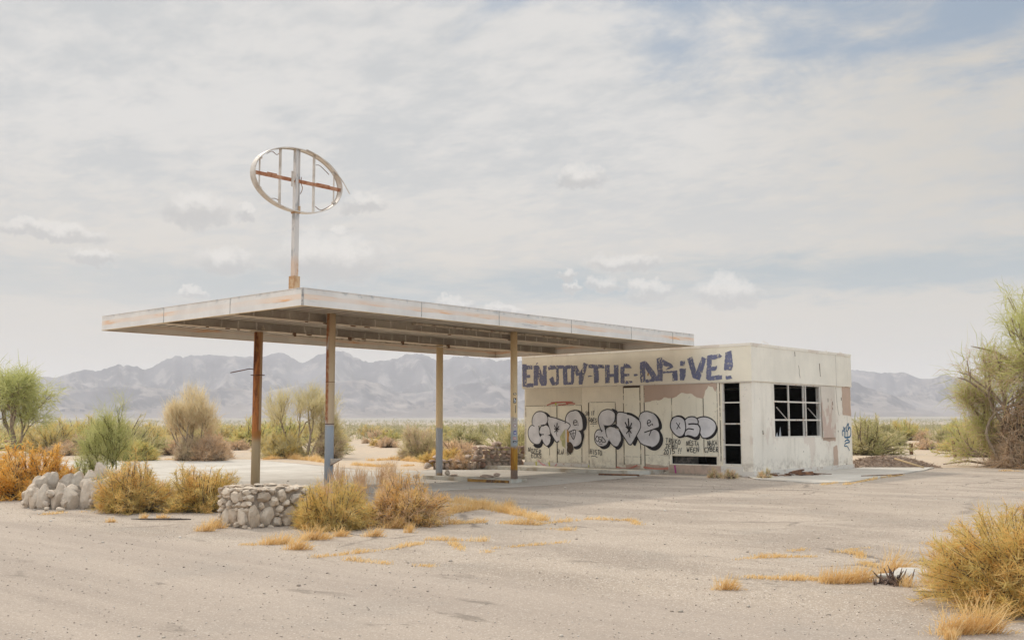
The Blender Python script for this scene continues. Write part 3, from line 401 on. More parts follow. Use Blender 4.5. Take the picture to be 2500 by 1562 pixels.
def m_lot(t):
    v=t.coord(); n=t.noise(v,.22,5,.6); st=t.noise(t.map(v,(.07,1.0,1),(0,3,0)),1.0,6,.62,.35); st2=t.noise(t.map(v,(.30,.75,1),(4,9,0),(0,0,R(28))),1.0,5,.6,.3)
    x,y,z=t.sep(v); road=t.rng(t.math('ADD',t.math('ADD',y,t.math('MULTIPLY',x,-.05)),t.math('MULTIPLY',t.noise(v,.8,4,.6),.7)),-4.3,-5.6)
    fine=t.noise(t.map(v,(.06,2.6,1),(0,7,0),(0,0,R(-4))),1.0,5,.65,.2); st=t.math('ADD',t.math('MULTIPLY',st,.6),t.math('MULTIPLY',fine,.4)); s=t.mix(road,st2,st)
    c=t.mix(t.rng(s,.40,.60),(.295,.238,.188),(.405,.331,.262)); c=t.mix(t.rng(n,.38,.7,0,.6),c,(.365,.297,.232))
    dk=t.rng(t.noise(v,.55,4,.6),.53,.70,0,.5); c=t.mix(dk,c,(.27,.235,.195))
    g=t.vor(v,85,out=1); gx,gy,gz=t.sep(g); gf=t.noise(v,120,2,.6); d1=t.vor(v,85)
    sm=t.math('SUBTRACT',1,t.math('MULTIPLY',road,.5)); c=t.mix(t.math('MULTIPLY',road,.4),c,(.345,.287,.243))
    c=t.mix(t.math('MULTIPLY',sm,t.rng(gx,.70,.98,0,.62)),c,(.20,.17,.145)); c=t.mix(t.math('MULTIPLY',sm,t.rng(gy,.82,1.0,0,.7)),c,(.70,.62,.53))
    mid=t.noise(v,30,3,.7); c=t.mix(t.math('MULTIPLY',sm,t.rng(mid,.52,.78,0,.55)),c,(.265,.225,.19))
    wv=t.vmath('MULTIPLY',t.noise(v,1.1,4,.65,0,True),(.9,.9,0)); cr=t.vor(t.vmath('ADD',v,wv),.24,feature='DISTANCE_TO_EDGE'); 
    c=t.mix(t.math('MULTIPLY',t.rng(cr,.016,.003),t.math('MULTIPLY',t.rng(t.noise(v,.3,2),.46,.56,0,.7),t.math('SUBTRACT',1,road))),c,(.13,.105,.085))
    c=t.mix(t.math('MULTIPLY',t.rng(t.noise(t.map(v,(.5,1.2,1),(2,5,0)),1.3,5,.65),.60,.68),t.rng(t.noise(v,.25,2),.43,.58,0,.62)),c,(.15,.125,.10))
    h=t.math('ADD',t.math('MULTIPLY',d1,.03),t.math('ADD',t.math('MULTIPLY',t.noise(v,1.1,3),.7),t.math('MULTIPLY',mid,.12)))
    return c,t.bump(h,.55,.05)
M_lot=mat('weathered_asphalt',build=m_lot,rough=.95,spec=.15)
def dip(x,y): return -.078*math.exp(-((x+4)/5.0)**2-((y-8.6)/2.6)**2)
def sheet(name,pts,z,m,label,thick=0,cut=0):
    mb=MB(); tri=tessellate_polygon([[V3((p[0],p[1],0)) for p in pts]])
    mb.v=[(p[0],p[1],z) for p in pts]; n=len(pts)
    a=sum(pts[i][0]*pts[(i+1)%n][1]-pts[(i+1)%n][0]*pts[i][1] for i in range(n))
    for f in tri:
        p=[V3(pts[i]) for i in f]; cr=(p[1]-p[0]).cross(p[2]-p[0]) if len(p[0])==2 else 0
        mb.f.append(tuple(f) if cr>0 else tuple(f)[::-1]); mb.m.append(0)
    if thick:
        mb.v+=[(p[0],p[1],z-thick) for p in pts]
        for i in range(n):
            j=(i+1)%n; mb.f.append((i+n,j+n,j,i) if a>0 else (i,j,j+n,i+n)); mb.m.append(0)
    o=mb.build(name,m)
    if cut:
        bm=bmesh.new(); bm.from_mesh(o.data)
        for ax,n0,n1 in ((0,-18,12),(1,-4,24)):
            q=n0
            while q<n1:
                nrm=V3((1,0,0)) if ax==0 else V3((0,1,0)); bmesh.ops.bisect_plane(bm,geom=bm.verts[:]+bm.edges[:]+bm.faces[:],plane_co=nrm*q,plane_no=nrm); q+=1.0
        for v in bm.verts: v.co.z+=dip(v.co.x,v.co.y)
        bm.to_mesh(o.data); bm.free()
    return tag(o,label,name.replace('_',' '),kind='structure')
def rough_edge(pts,amp,step,seed=1): 
    return [(p.x,p.y) for p in jag([V3(p) for p in pts],random.Random(seed),amp,step)]
LOT=[(-70,-2),(-44,2),(-29,5.6),(-27.5,8),(-28.4,11.5),(-24.6,12.2),(-23.8,15),(-17.7,13.4),(-11,11.2),(-9.2,12.4),(-8.6,16.2),(1.8,16.2),(2.0,22.3),(2.9,24.1),(3.9,25.8),(6.4,27),(14,28.5),(45,36),(70,-60),(-70,-60)]
sheet('asphalt_lot',rough_edge(LOT,.16,.7),.004,M_lot,'weathered gravelly asphalt lot round the station',0,1)
def m_conc(t):
    v=t.coord(); n=t.noise(v,.5,6,.62); n2=t.noise(t.map(v,(.5,1.6,1)),1.4,5,.6); f=t.noise(v,45,3,.65)
    c=t.mix(t.rng(n,.35,.68),(.44,.395,.335),(.54,.495,.43)); c=t.mix(t.rng(n2,.52,.7,0,.6),c,(.35,.30,.245)); c=t.mix(t.rng(f,.56,.74,0,.4),c,(.32,.28,.24))
    br=t.new('ShaderNodeTexBrick',{'Vector':t.map(v,(1,1,1),(1.3,.4,0)),'Color1':(1,1,1,1),'Color2':(1,1,1,1),'Mortar':(0,0,0,1),'Scale':1.0,'Mortar Size':.012,'Brick Width':4.2,'Row Height':3.6},offset=0).outputs[1]
    c=t.mix(t.math('MULTIPLY',br,.45),c,(.22,.19,.16))
    return c,t.bump(t.math('ADD',f,n),.2,.02)
M_conc=mat('old_concrete',build=m_conc,rough=.9)
SLAB=[(-28.2,7.4),(-28.0,11.4),(-24.5,12.1),(-23.7,14.9),(-17.8,13.2),(-11.2,11.0),(-9.3,12.2),(-8.7,15.9),(-1.75,15.9),(-1.5,14.1),(-.9,13.2),(-.85,3.2),(-5.5,3.0),(-8.0,1.0),(-15,2.4),(-22,3.5),(-28,5.8)]
sheet('forecourt_slab',rough_edge(SLAB,.06,.6,2),.008,M_conc,'pale worn concrete forecourt under and behind the canopy',0,1)
APR=[(1.74,15.2),(2.6,14.05),(4.7,13.35),(5.2,14.3),(4.95,17.8),(4.5,20.5),(4.15,23.2),(3.5,26),(1.74,25.2)]
sheet('side_apron',rough_edge(APR,.03,.5,3),.035,M_conc,'concrete apron along the windowed side wall',.06)
def m_rock(t):
    v=t.coord(); n=t.noise(v,.0035,8,.62); n2=t.noise(t.map(v,(1,1,.35)),.012,6,.65)
    c=t.mix(t.rng(n,.35,.65),(.040,.044,.066),(.150,.143,.158)); c=t.mix(t.rng(n2,.5,.66,0,.9),c,(.27,.24,.23))  # rock tinted blue so its colour carries part of the haze
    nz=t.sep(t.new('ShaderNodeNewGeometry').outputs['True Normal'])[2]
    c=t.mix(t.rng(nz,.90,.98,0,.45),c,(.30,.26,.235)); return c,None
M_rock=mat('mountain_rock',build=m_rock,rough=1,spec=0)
def interp(tab,x):
    for i in range(len(tab)-1):
        if tab[i][0]<=x<=tab[i+1][0]:
            f=(x-tab[i][0])/(tab[i+1][0]-tab[i][0]); return tab[i][1]*(1-f)+tab[i+1][1]*f
    return tab[0][1] if x<tab[0][0] else tab[-1][1]
def mountains(name,label,tab,r0,rp,r1,na,nr,seed,gb):
    V=[];F=[]; a0,a1=-1.75,.35; off=V3((seed*7.3,seed*1.9,0))
    for i in range(na+1):
        az=a0+(a1-a0)*i/na; e=interp(tab,az)
        e+=(.0020*noise.noise(V3((az*90,seed,0)))+.0016*noise.noise(V3((az*240,seed,0)))+.0006*noise.noise(V3((az*520,seed,0))))*(1 if e>.02 else .4)
        for j in range(nr+1):
            r=r0+(r1-r0)*j/nr; x=CAM[0]+r*math.sin(az); y=CAM[1]+r*math.cos(az); H=rp*math.tan(max(e,.002))+1.6
            tt=(r-r0)/(rp-r0)
            if tt<=1:
                w=(1-tt)*.055
                u=az+w*noise.noise(V3((az*9,tt*2.2,seed)))*1.3
                ridge=abs(noise.noise(V3((u*26,tt*.7,seed))))*1.3+abs(noise.noise(V3((u*64,tt*1.6,seed+5))))*.55+.25*abs(noise.noise(V3((u*150,tt*5,seed+9))))
                s=tt**1.25*(1-min(.72,ridge*.75)*min(1,(1-tt)*3.2)*.95)
            else: s=max(0,1-(r-rp)/(r1-rp)*1.05)
            V.append((x,y,gb+(H-gb)*s-(0 if 0<j<nr else 3)))
    for i in range(na):
        for j in range(nr):
            b=i*(nr+1)+j; F.append((b,b+1,b+nr+2,b+nr+1))
    o=npmesh(name,V,[f[::-1] for f in F],M_rock); tag(o,label,'mountain range',kind='structure')
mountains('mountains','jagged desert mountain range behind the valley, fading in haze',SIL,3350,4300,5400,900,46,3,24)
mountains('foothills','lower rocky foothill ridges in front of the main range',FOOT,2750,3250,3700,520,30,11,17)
hz=MB(); hz.box(CAM[0]-7300,CAM[0]+7300,CAM[1]-7300,CAM[1]+7300,-1.2,325)
mh=bpy.data.materials.new('haze_air'); mh.use_nodes=True; th_=NT(mh); th_.n.remove(th_.n['Principled BSDF'])
pv=th_.new('ShaderNodeVolumePrincipled',{'Color':(.865,.868,.905,1),'Density':1.8e-4,'Anisotropy':.1}); th_.l.new(pv.outputs[0],th_.n['Material Output'].inputs['Volume'])
hb=hz.build('haze',mh); tag(hb,'pale dusty desert air fading the mountains','haze',kind='stuff')
# ------------------------------------------------------------------ paints and metals
def m_wallpaint(tint,grime=.6,seed=0,pink=0.):
    def b(t):
        v=t.map(t.coord(),loc=(seed,seed*.7,seed*.3)); n=t.noise(v,.8,6,.62); st=t.noise(t.map(v,(3.2,3.2,.28)),1.3,6,.65); f=t.noise(v,9,5,.65); f2=t.noise(v,26,4,.6)
        a=tint; dk=tuple(q*.80 for q in tint); lt=tuple(min(1,q*1.10) for q in tint)
        c=t.mix(t.rng(n,.36,.66),a,lt); c=t.mix(t.rng(st,.52,.74,0,grime*.7),c,(dk[0]*.92,dk[1]*.90,dk[2]*.86))
        c=t.mix(t.rng(f,.60,.74,0,.55*grime),c,(.36,.31,.25)); c=t.mix(t.rng(f2,.66,.76,0,.6*grime),c,(.27,.22,.18))
        if pink: c=t.mix(t.rng(t.noise(t.map(v,(1,1,.6)),.9,5,.6),.57,.61,0,pink),c,(.56,.41,.33))
        x,y,z=t.sep(t.coord()); c=t.mix(t.math('MULTIPLY',t.rng(z,.7,.12),t.rng(t.noise(v,5,5,.7),.42,.66,0,.65)),c,(.36,.29,.22))
        return c,t.bump(t.math('ADD',t.math('MULTIPLY',f,.6),n),.12,.02)
    return b
CREAM=(.79,.70,.55)
M_wall=mat('cream_stucco',build=m_wallpaint(CREAM,.6,0),rough=.85)
M_side=mat('faded_cream_stucco',build=m_wallpaint((.79,.715,.605),.8,3,.35),rough=.85)
M_board=mat('painted_plywood',build=m_wallpaint((.80,.725,.57),.9,11),rough=.85)
M_band=mat('cream_fascia_paint',build=m_wallpaint((.79,.72,.605),.4,17),rough=.8)
M_trim=mat('white_painted_frame',build=lambda t:t.mix(t.rng(t.noise(t.coord(),6,5,.65),.55,.68,0,.8),(.68,.62,.54),(.42,.26,.16)),rough=.7)
M_pink=mat('pinkish_primer',build=m_wallpaint((.52,.375,.285),.3,23),rough=.9)
M_unlit=mat('unlit_black_interior',(.018,.016,.015),rough=1,spec=0)  # interior coloured near black so the openings read as deep shade
M_gap=mat('dark_joint',(.085,.062,.045),rough=1,spec=0)
M_conc2=mat('stained_concrete',build=lambda t:t.mix(t.rng(t.noise(t.coord(),2.2,6,.65),.42,.66),(.55,.51,.43),(.36,.29,.21)),rough=.9)
def paint(name,col,cover=None,sc=14,rough=.7):
    """spray or brush paint; cover = noise threshold below which the wall shows through"""
    def b(t):
        v=t.coord(); n=t.noise(v,3,3); c=t.mix(t.rng(n,.3,.7),col,tuple(q*1.25+.01 for q in col))
        if cover is None: return c
        a=t.noise(v,sc,5,.7,.3); a2=t.noise(t.map(v,(9,9,.9)),1.0,4,.6)
        return c,None,t.rng(t.math('ADD',t.math('MULTIPLY',a,.65),t.math('MULTIPLY',a2,.35)),cover,cover-.07)
    return mat(name,build=b,rough=rough)
M_slogan=paint('blue_grey_brush_paint',(.15,.155,.235),.60)
M_black=paint('black_spray_paint',(.018,.015,.017),.76,10)
M_line=paint('black_spray_line',(.024,.020,.020))
M_grey=paint('silver_grey_spray_paint',(.58,.55,.54))
M_red=paint('red_spray_paint',(.42,.10,.07),.62)
M_smile=paint('faded_red_spray_paint',(.46,.17,.12),.66)
M_pinkp=paint('pink_spray_paint',(.60,.28,.28),.62)
M_magp=paint('magenta_spray_paint',(.40,.06,.20),.66)
M_yg=paint('yellow_green_spray_paint',(.50,.48,.10),.66)
M_bluet=paint('blue_spray_paint',(.035,.115,.20))
# ------------------------------------------------------------------ the station building
FX,FY=1.70,15.62
B=empty('station_building',(1.7,15.6,0)); tag(B,'abandoned cream stucco station building covered in graffiti, with black window openings','building')
Wm=MB()
TW=(.67,1.31,.32,2.885); LO=(-1.27,.45,.31,.575); RW=(17.04,20.38,1.15,2.875)
wall(Wm,'y',FY,.16,-7.47,FX-.16,0,2.9,[TW,LO],0,2,1)
Wm.face([(FX-.16,FY,0),(FX,FY,0),(FX,FY,2.9),(FX-.16,FY,2.9)])
sw=MB(); wall(sw,'x',FX,.16,FY+.0005,22.85,0,2.9,[RW],0,2,1)
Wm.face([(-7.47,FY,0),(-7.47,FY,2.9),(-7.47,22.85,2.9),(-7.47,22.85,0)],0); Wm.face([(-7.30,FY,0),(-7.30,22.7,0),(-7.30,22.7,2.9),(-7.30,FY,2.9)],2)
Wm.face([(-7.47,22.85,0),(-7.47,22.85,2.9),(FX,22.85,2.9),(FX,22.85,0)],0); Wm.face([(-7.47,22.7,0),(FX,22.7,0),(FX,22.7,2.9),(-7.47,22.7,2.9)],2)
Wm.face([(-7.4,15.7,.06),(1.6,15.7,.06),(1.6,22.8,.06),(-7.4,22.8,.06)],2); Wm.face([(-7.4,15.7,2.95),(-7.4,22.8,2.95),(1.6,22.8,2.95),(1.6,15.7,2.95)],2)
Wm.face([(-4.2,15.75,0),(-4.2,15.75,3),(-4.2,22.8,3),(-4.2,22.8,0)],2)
Wm.build('front_wall',[M_wall,M_trim,M_unlit],B); sw.build('side_wall',[M_side,M_trim,M_unlit],B)
# upper band, cap and roof
bm_=MB(); x0,x1,y0,y1=-7.55,1.735,15.575,22.89; h0,h1=2.9,4.0
bm_.box(x0,x1-.002,y0,y0+.15,h0,h1,1); bm_.box(x1-.002,x1,y0,y0+.15,h0,h1); bm_.box(x1-.15,x1,y0+.15,y1,h0,h1); bm_.box(x0,x0+.15,y0+.15,y1,h0,h1); bm_.box(x0+.15,x1-.15,y1-.15,y1,h0,h1)
bd=bm_.build('upper_band',[M_band,mat('bounce_warmed_band',build=m_wallpaint((.79,.71,.565),.35,19),rough=.8)],B)  # front face tinted warmer to stand for bounce light under the canopy
cp=MB(); e=.012; h0,h1=3.985,4.07
cp.box(x0-e,x1+e,y0-e,y0+.2,h0,h1); cp.box(x1-.2,x1+e,y0+.2,y1+e,h0,h1); cp.box(x0-e,x0+.2,y0+.2,y1+e,h0,h1); cp.box(x0+.2,x1-.2,y1-.2,y1+e,h0,h1)
rr=random.Random(5)
for k in range(26):      # chipped edges and torn flashing
    if k%2: yy=rr.uniform(y0+.1,y1-.1); cp.box(x1+e-.01,x1+e+.006,yy,yy+rr.uniform(.02,.12),h0-rr.uniform(.0,.03),h0+.004)
cp.build('roof_edge',M_side,B)
rf=MB(); rf.box(x0+.15,x1-.15,y0+.15,y1-.15,3.78,3.86); rf.build('roof',M_conc2,B)
for (yy,l,hh) in ((16.3,.5,.10),(20.8,.22,.07),(22.0,.25,.06)):
    P=[(1.70,yy+l*i/5,4.07+hh*(0 if i in (0,5) else rr.uniform(.3,1))) for i in range(6)]; fl=MB(); fl.tube(P,.007,4); fl.build('bent_flashing',M_trim,B)
bot=MB(); bot.box(-7.55,1.73,15.585,15.68,2.872,2.9)
for a,b_ in ((-3.06,-2.40),(-2.2,-1.2),(-1.17,-.02),(.0,.5)): bot.box(a,b_,FY-.012,FY,2.845 if a>-2.3 else 2.80,2.872,1)
bot.build('lintel_strip',[M_trim,M_gap],B)
# plinths, skirts
def one(name,m,parent,*boxes,label=None):
    k=MB()
    for b in boxes: k.box(*b)
    o=k.build(name,m,parent)
    if label: o['label']=label
    return o
for b in ((-7.50,-4.5,FY-.035,FY,.12,.245),(.605,1.34,FY-.04,FY,.03,.30),(FX,FX+.05,FY-.05,22.9,0,.17),(1.34,FX,FY-.05,FY,0,.15)): one('plinth',M_trim,B,b)
one('plinth',M_pink,B,(-1.30,.60,FY-.03,FY,.03,.295),label='pinkish low sill panel')
# flat boards and joints on the front
def fw(off): return lambda u,z: (u,FY-off,z)
bd_=MB(); boards=[(-7.39,-5.97,.25,2.24),(-5.93,-4.86,.27,2.24),(-4.5,-3.42,.07,2.33),(-3.05,-2.42,.12,2.80),(-2.22,-1.19,.08,2.865),(-1.15,-.02,.60,2.865),(.02,.5,.60,2.865)]
for i,(a,b_,c,d) in enumerate(boards): one('plywood_board',M_board,B,(a,b_,FY-.011-.001*i,FY,c,d))
M_joint=mat('worn_joint',build=lambda t:((lambda v:(t.mix(t.rng(t.noise(v,7,3),.4,.6),(.11,.08,.055),(.24,.18,.125)),None,t.rng(t.noise(v,4.5,5,.75),.58,.50)))(t.coord())),rough=1,spec=0)
for u,z0,z1,w,p in [(-5.95,.25,2.24,.032,1),(-6.29,.24,1.0,.02,.8),(-7.405,.24,2.25,.02,.6),(-4.855,.27,2.24,.018,.75),(-4.545,.05,2.33,.016,.7),(-4.545,1.9,2.33,.03,1),(-3.41,.07,2.3,.018,.5),(-3.40,.07,.9,.03,1),(-3.075,.25,2.86,.022,.75),(-2.405,.28,2.86,.022,.75),(-2.235,.1,2.3,.045,1),(-2.235,2.3,2.86,.018,.8),(-1.17,.6,2.86,.014,.55),(0,.6,2.5,.016,.6),(.505,.6,2.86,.02,.9),(-1.30,.08,.6,.02,.8),(.60,.3,2.88,.018,.8)]: one('board_joint',M_joint if p<1 else M_gap,B,(u-w*.33,u+w*.33,FY-.019,FY-.004,z0,z1))
for z,u0,u1,w,p in [(2.25,-7.4,-4.86,.018,.8),(.24,-7.4,-4.86,.018,.7),(2.34,-4.53,-3.4,.012,.5),(.52,-3.07,-2.42,.014,.8),(.28,-3.07,-2.42,.014,.7),(.585,-2.22,-1.3,.014,.8),(.085,-2.2,-1.3,.03,.9),(.06,-7.4,-2.4,.03,.45)]: one('board_joint',M_joint,B,(u0,u1,FY-.0185,FY-.004,z-w*.33,z+w*.33))

cr=MB()
for i in range(16): z=2.27+i*.0375; cr.box(-7.38,-4.84,FY-.020,FY-.002,z,z+.018)
cr.build('ribbed_panel',M_wall,B)
# door trim posts
for b in ((-2.375,-2.255,FY-.014,FY-.001,.09,2.868),(.52,.58,FY-.03,FY,.3,2.868)): one('wall_post',M_wall,B,b)
one('wall_post',M_side,B,(1.335,1.70,FY-.006,FY,.15,2.868))
def patch(pts,sd,amp,step,pl,par=B):
    k=MB(); flat(k,jag([V3(p) for p in pts],random.Random(sd),amp,step),pl); return k.build('primer_patch',M_pink,par)
patch(PRIMER,2,.02,.07,fw(.0195))
patch([(-3.02,.06),(-2.44,.07),(-2.43,.26),(-3.02,.25)],3,.012,.06,fw(.017))
patch([(-2.2,.10),(-1.33,.10),(-1.33,.24),(-2.2,.30)],4,.012,.06,fw(.018))
# side wall patches and loose board
sv=lambda y,z:(FX+.004,y,z)
patch([(22.12,1.9),(22.83,1.85),(22.83,2.89),(22.12,2.89)],5,.02,.1,sv)
patch([(20.5,1.02),(21.5,1.0),(21.5,1.14),(20.5,1.14)],6,.03,.1,sv)
patch([(21.25,.15),(21.65,.15),(21.6,.85),(21.3,.8)],7,.03,.1,sv)
lb=MB(); y0,y1=20.40,21.48
lb.hexa([(FX+.002,y0,1.12),(FX+.022,y0,1.12),(FX+.002,y1,1.12),(FX+.022,y1,1.12),(FX+.002,y0,2.87),(FX+.022,y0,2.87),(FX+.002,y1,2.87),(FX+.022,y1,2.87)] if 0 else [(FX+.045,y0,1.12),(FX+.063,y0,1.12),(FX+.02,y1,1.12),(FX+.038,y1,1.12),(FX+.003,y0,2.87),(FX+.021,y0,2.87),(FX+.003,y1,2.87),(FX+.021,y1,2.87)])
lbo=lb.build('loose_board',mat('stained_board',build=m_wallpaint((.63,.55,.46),.7,31,.9),rough=.9),B); tag(lbo,'warped board beside the side window')
M_rs=mat('rust_stain',(.16,.10,.065),rough=1); sq=lambda y,z:(FX+.038,y,z); sq2=lambda y,z:(FX+.006,y,z); sq3=lambda y,z:(1.737,y,z)
for pts,w,pl_ in [([(21.62,2.86),(21.66,2.5),(21.7,2.2),(21.78,1.95),(21.83,1.88)],.018,sq2),([(21.62,2.9),(21.62,3.5),(21.6,3.98)],.012,sq3),([(18.75,3.5),(18.8,3.35),(18.78,3.25),(18.84,3.1)],.025,sq3),([(20.32,3.62),(20.34,3.4)],.05,sq3),([(20.34,3.4),(20.36,3.2)],.04,sq3),([(18.5,3.93),(18.52,3.8)],.04,sq3),([(16.26,1.38),(16.27,1.28)],.05,sq2),([(20.9,2.45),(20.9,2.35)],.04,sq),([(21.25,2.35),(21.27,2.25)],.04,sq),([(21.25,2.15),(21.26,2.08)],.035,sq),([(20.95,1.3),(20.98,1.15),(21.0,1.13)],.03,sq),([(22.05,2.5),(22.05,2.42)],.05,sq2),([(21.7,1.35),(21.71,1.32)],.04,sq2),([(19.0,.7),(19.0,.68)],.03,sq2),([(22.3,.18),(22.35,.18)],.05,sq2)]:
    ck=MB(); stroke(ck,pts,w,pl_,0,False); ck.build('crack' if len(pts)>2 else 'rust_streak',M_rs,B)
# windows
def window(name,label,build_):
    m=MB(); build_(m); o=m.build(name,M_trim,B); o['label']=label; return o
def bt(m):
    u0,u1,z0,z1=TW; y0,y1=FY+.01,FY+.06
    m.box(u0,u0+.045,y0,y1,z0,z1); m.box(u1-.03,u1,y0,y1,z0,z1); m.box(u0+.045,u1-.03,y0,y1,z0,z0+.05); m.box(u0+.045,u1-.03,y0,y1,z1-.03,z1)
    for z in (2.255,1.60,.95): m.box(u0+.045,u1-.03,y0+.005,y1-.005,z-.02,z+.02)
window('window','tall narrow window with three bars and no glass',bt)
lw=MB(); lw.box(-1.27,.45,FY+.004,FY+.05,.305,.33); lw.box(.44,.45,FY-.005,FY+.05,.33,.57); lwo=lw.build('window',M_trim,B); lwo['label']='low wide opening near the ground'
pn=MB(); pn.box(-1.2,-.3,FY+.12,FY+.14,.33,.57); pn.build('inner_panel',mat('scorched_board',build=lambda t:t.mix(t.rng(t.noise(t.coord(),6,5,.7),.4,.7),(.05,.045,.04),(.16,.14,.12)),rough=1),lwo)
def bs(m):
    y0,y1,z0,z1=RW; a,b_=FX-.06,FX-.008
    m.box(a,b_,y0,y0+.05,z0,z1); m.box(a,b_,y1-.04,y1,z0,z1); m.box(a,b_,y0+.05,y1-.04,z0,z0+.05); m.box(a,b_,y0+.05,y1-.04,z1-.035,z1)
    for y,w in ((18.09,.05),(19.14,.04),(19.31,.05)): m.box(a+.004,b_-.004,y-w/2,y+w/2,z0+.05,z1-.035)
    for z in (2.30,1.72): m.box(a+.008,b_-.008,y0+.05,y1-.04,z-.025,z+.025)
sw_=window('window','wide side window of nine panes, glass gone',bs)
def sash(ya,yb):
    m=MB(); zb,L,an=1.745,.53,R(42); x=FX-.075; up=V3((-math.sin(an),0,math.cos(an)))
    a0,b0=V3((x,ya,zb)),V3((x,yb,zb)); a1,b1=a0+up*L,b0+up*L
    m_=a1.lerp(b1,.45)
    for p,q in ((b0,b1),(m_,b1)): m.bar(p,q,.03,.025,side=(0,1,0))
    return m.build('hopper_sash',M_trim,sw_)
sash(17.12,18.03); sash(19.40,20.30)
rs=random.Random(4); M_dg=mat('glass_and_daylight_speck',(.35,.36,.37),rough=.25)
for y,z,l in ((17.40,1.20,.32),(17.18,1.20,.14)): sg=MB(); sg.face([(FX-.04,y,z),(FX-.04,y+.16,z),(FX-.04,y+.1,z+l)]); sg.build('glass_shard',M_dg,sw_)
for k in range(14):  # pale specks put in for daylight through holes in the far wall
    sg=MB()
    y=rs.uniform(17.15,20.3); z=rs.choice([rs.uniform(1.25,1.65)]*3+[rs.uniform(1.8,2.8)]); d=rs.uniform(.006,.016); sg.face([(FX-.2,y,z),(FX-.2,y+d,z),(FX-.2,y+d,z+d),(FX-.2,y,z+d)]); sg.build('daylight_speck',M_dg,sw_)
# graffiti: real paint films a few millimetres proud of the boards
gm=MB(); bandp=lambda u,z:(u,15.575-.004,z)
for i,p in enumerate(SLOGAN):
    flat(gm,jag([V3(q) for q in p],random.Random(i),.011,.045),(lambda o:(lambda u,z:(u,15.571-o,z)))(i*.0002))
sgo=gm.build('painted_slogan',M_slogan,B); sgo['label']='blue-grey brushed words ENJOY-THE-DRiVE!'
dm=MB(); stroke(dm,[(-2.05,3.19),(-2.03,3.28)],.05,lambda u,z:(u,15.57,z)); dm.build('rust_spot',mat('orange_rust_spot',(.42,.22,.05)),sgo)
tn=['first bubble letter throw-up in black and silver','middle bubble letter throw-up in black and silver','bubble letters OSD in black and silver']
for j,T in enumerate(THROW):
    g=MB(); o=.023
    for p in T['b']: o+=.0003; flat(g,catmull(p,True,3),fw(o),0)
    for p in T['f']: o+=.0003; flat(g,catmull(p,True,4),fw(o),1)
    for w,p in T['s']: o+=.0002; stroke(g,p,w*1.6,fw(o),2)
    go=g.build('bubble_graffiti',[M_black,M_grey,M_line],B); go['label']=tn[j]
FONT={'A':[[(0,0),(.5,1),(1,0)],[(.2,.4),(.8,.4)]],'B':[[(0,0),(0,1),(.7,.95),(.75,.6),(.1,.5),(.9,.4),(.8,.05),(0,0)]],'C':[[(1,.85),(.5,1),(.05,.6),(.2,.1),(.6,0),(1,.15)]],'E':[[(.9,1),(.1,.95),(.05,0),(.95,0)],[(.1,.5),(.7,.5)]],'G':[[(1,.85),(.5,1),(.05,.6),(.2,.1),(.7,0),(1,.4),(.6,.45)]],'H':[[(.05,1),(.05,0)],[(.9,1.05),(.85,0)],[(.05,.5),(.9,.5)]],'I':[[(.5,1),(.5,0)]],'J':[[(.1,1),(1,1)],[(.6,1),(.6,.15),(.3,0),(0,.15)]],'K':[[(.05,1),(.1,0)],[(.9,1),(.1,.5),(1,0)]],'L':[[(.1,1),(.05,0),(.9,.05)]],'N':[[(0,0),(.1,1),(.8,0),(.95,1.1)]],'O':[[(.5,1),(.05,.6),(.2,.05),(.7,0),(.95,.5),(.5,1)]],'R':[[(.05,0),(.1,1),(.8,.9),(.75,.55),(.1,.5),(.95,-.1)]],'S':[[(.9,.95),(.3,1),(.1,.7),(.8,.4),(.7,.05),(0,.1)]],'T':[[(0,1),(1,.95)],[(.5,.97),(.45,0)]],'U':[[(.05,1),(.1,.15),(.6,0),(.9,.3),(.9,1)]],'W':[[(0,1),(.25,0),(.5,.7),(.75,0),(1,1.05)]],'Y':[[(.05,1),(.5,.5)],[(.95,1),(.2,-.3)]],'Z':[[(.05,1),(.9,.95),(.05,.05),(1,0)]],'2':[[(.05,.8),(.5,1),(.85,.7),(.05,0),(1,.05)]],'0':[[(.5,1),(.05,.6),(.2,.05),(.7,0),(.95,.5),(.5,1)]],'1':[[(.5,1),(.5,0)]],'5':[[(.95,1),(.2,.95),(.15,.55),(.8,.5),(.85,.1),(.1,0)]],'!':[[(.7,1),(.4,.3)],[(.33,.06),(.3,.0)]]}
rw=random.Random(12)
for w,p0,p1,h in WORDS:
    g=MB(); p0,p1=V3(p0),V3(p1); d=(p1-p0); n=len(w); h=max(h,.10)
    for i,chh in enumerate(w):
        o=p0+d*(i/n); wd=d.length/n*.74; jx=rw.uniform(-.01,.01); jy=rw.uniform(-.015,.015)
        for st in FONT[chh]: stroke(g,[(o.x+jx+q[0]*wd+q[1]*h*.06,o.y+jy+q[1]*h) for q in st],.021,fw(.034+i*.0003),0,len(st)>3)
    go=g.build('marker_tag',M_line,B); go['label']='small black marker word '+w
for w,p in LINES: g=MB(); stroke(g,p,w*1.2,fw(.033)); g.build('marker_line',M_line,B)
for nm,data,m in (('red_scribble',RED,M_red),('red_smile',SMILE,M_smile),('pink_smile',PINK,M_pinkp),('magenta_mark',MAG,M_magp)):
    g=MB()
    for i,(w,p) in enumerate(data): stroke(g,p,w,fw(.040+.0004*i))
    g.build(nm,m,B)
for p,w in (([(-6.9,.25),(-6.88,.12)],.06),([(-6.3,.24),(-6.28,.14)],.06),([(-4.54,.2),(-4.54,.05)],.04),([(-5.98,2.33),(-5.97,2.29)],.07)): g=MB(); stroke(g,p,w,fw(.0412)); g.build('yellow_mark',M_yg,B)
g=MB()
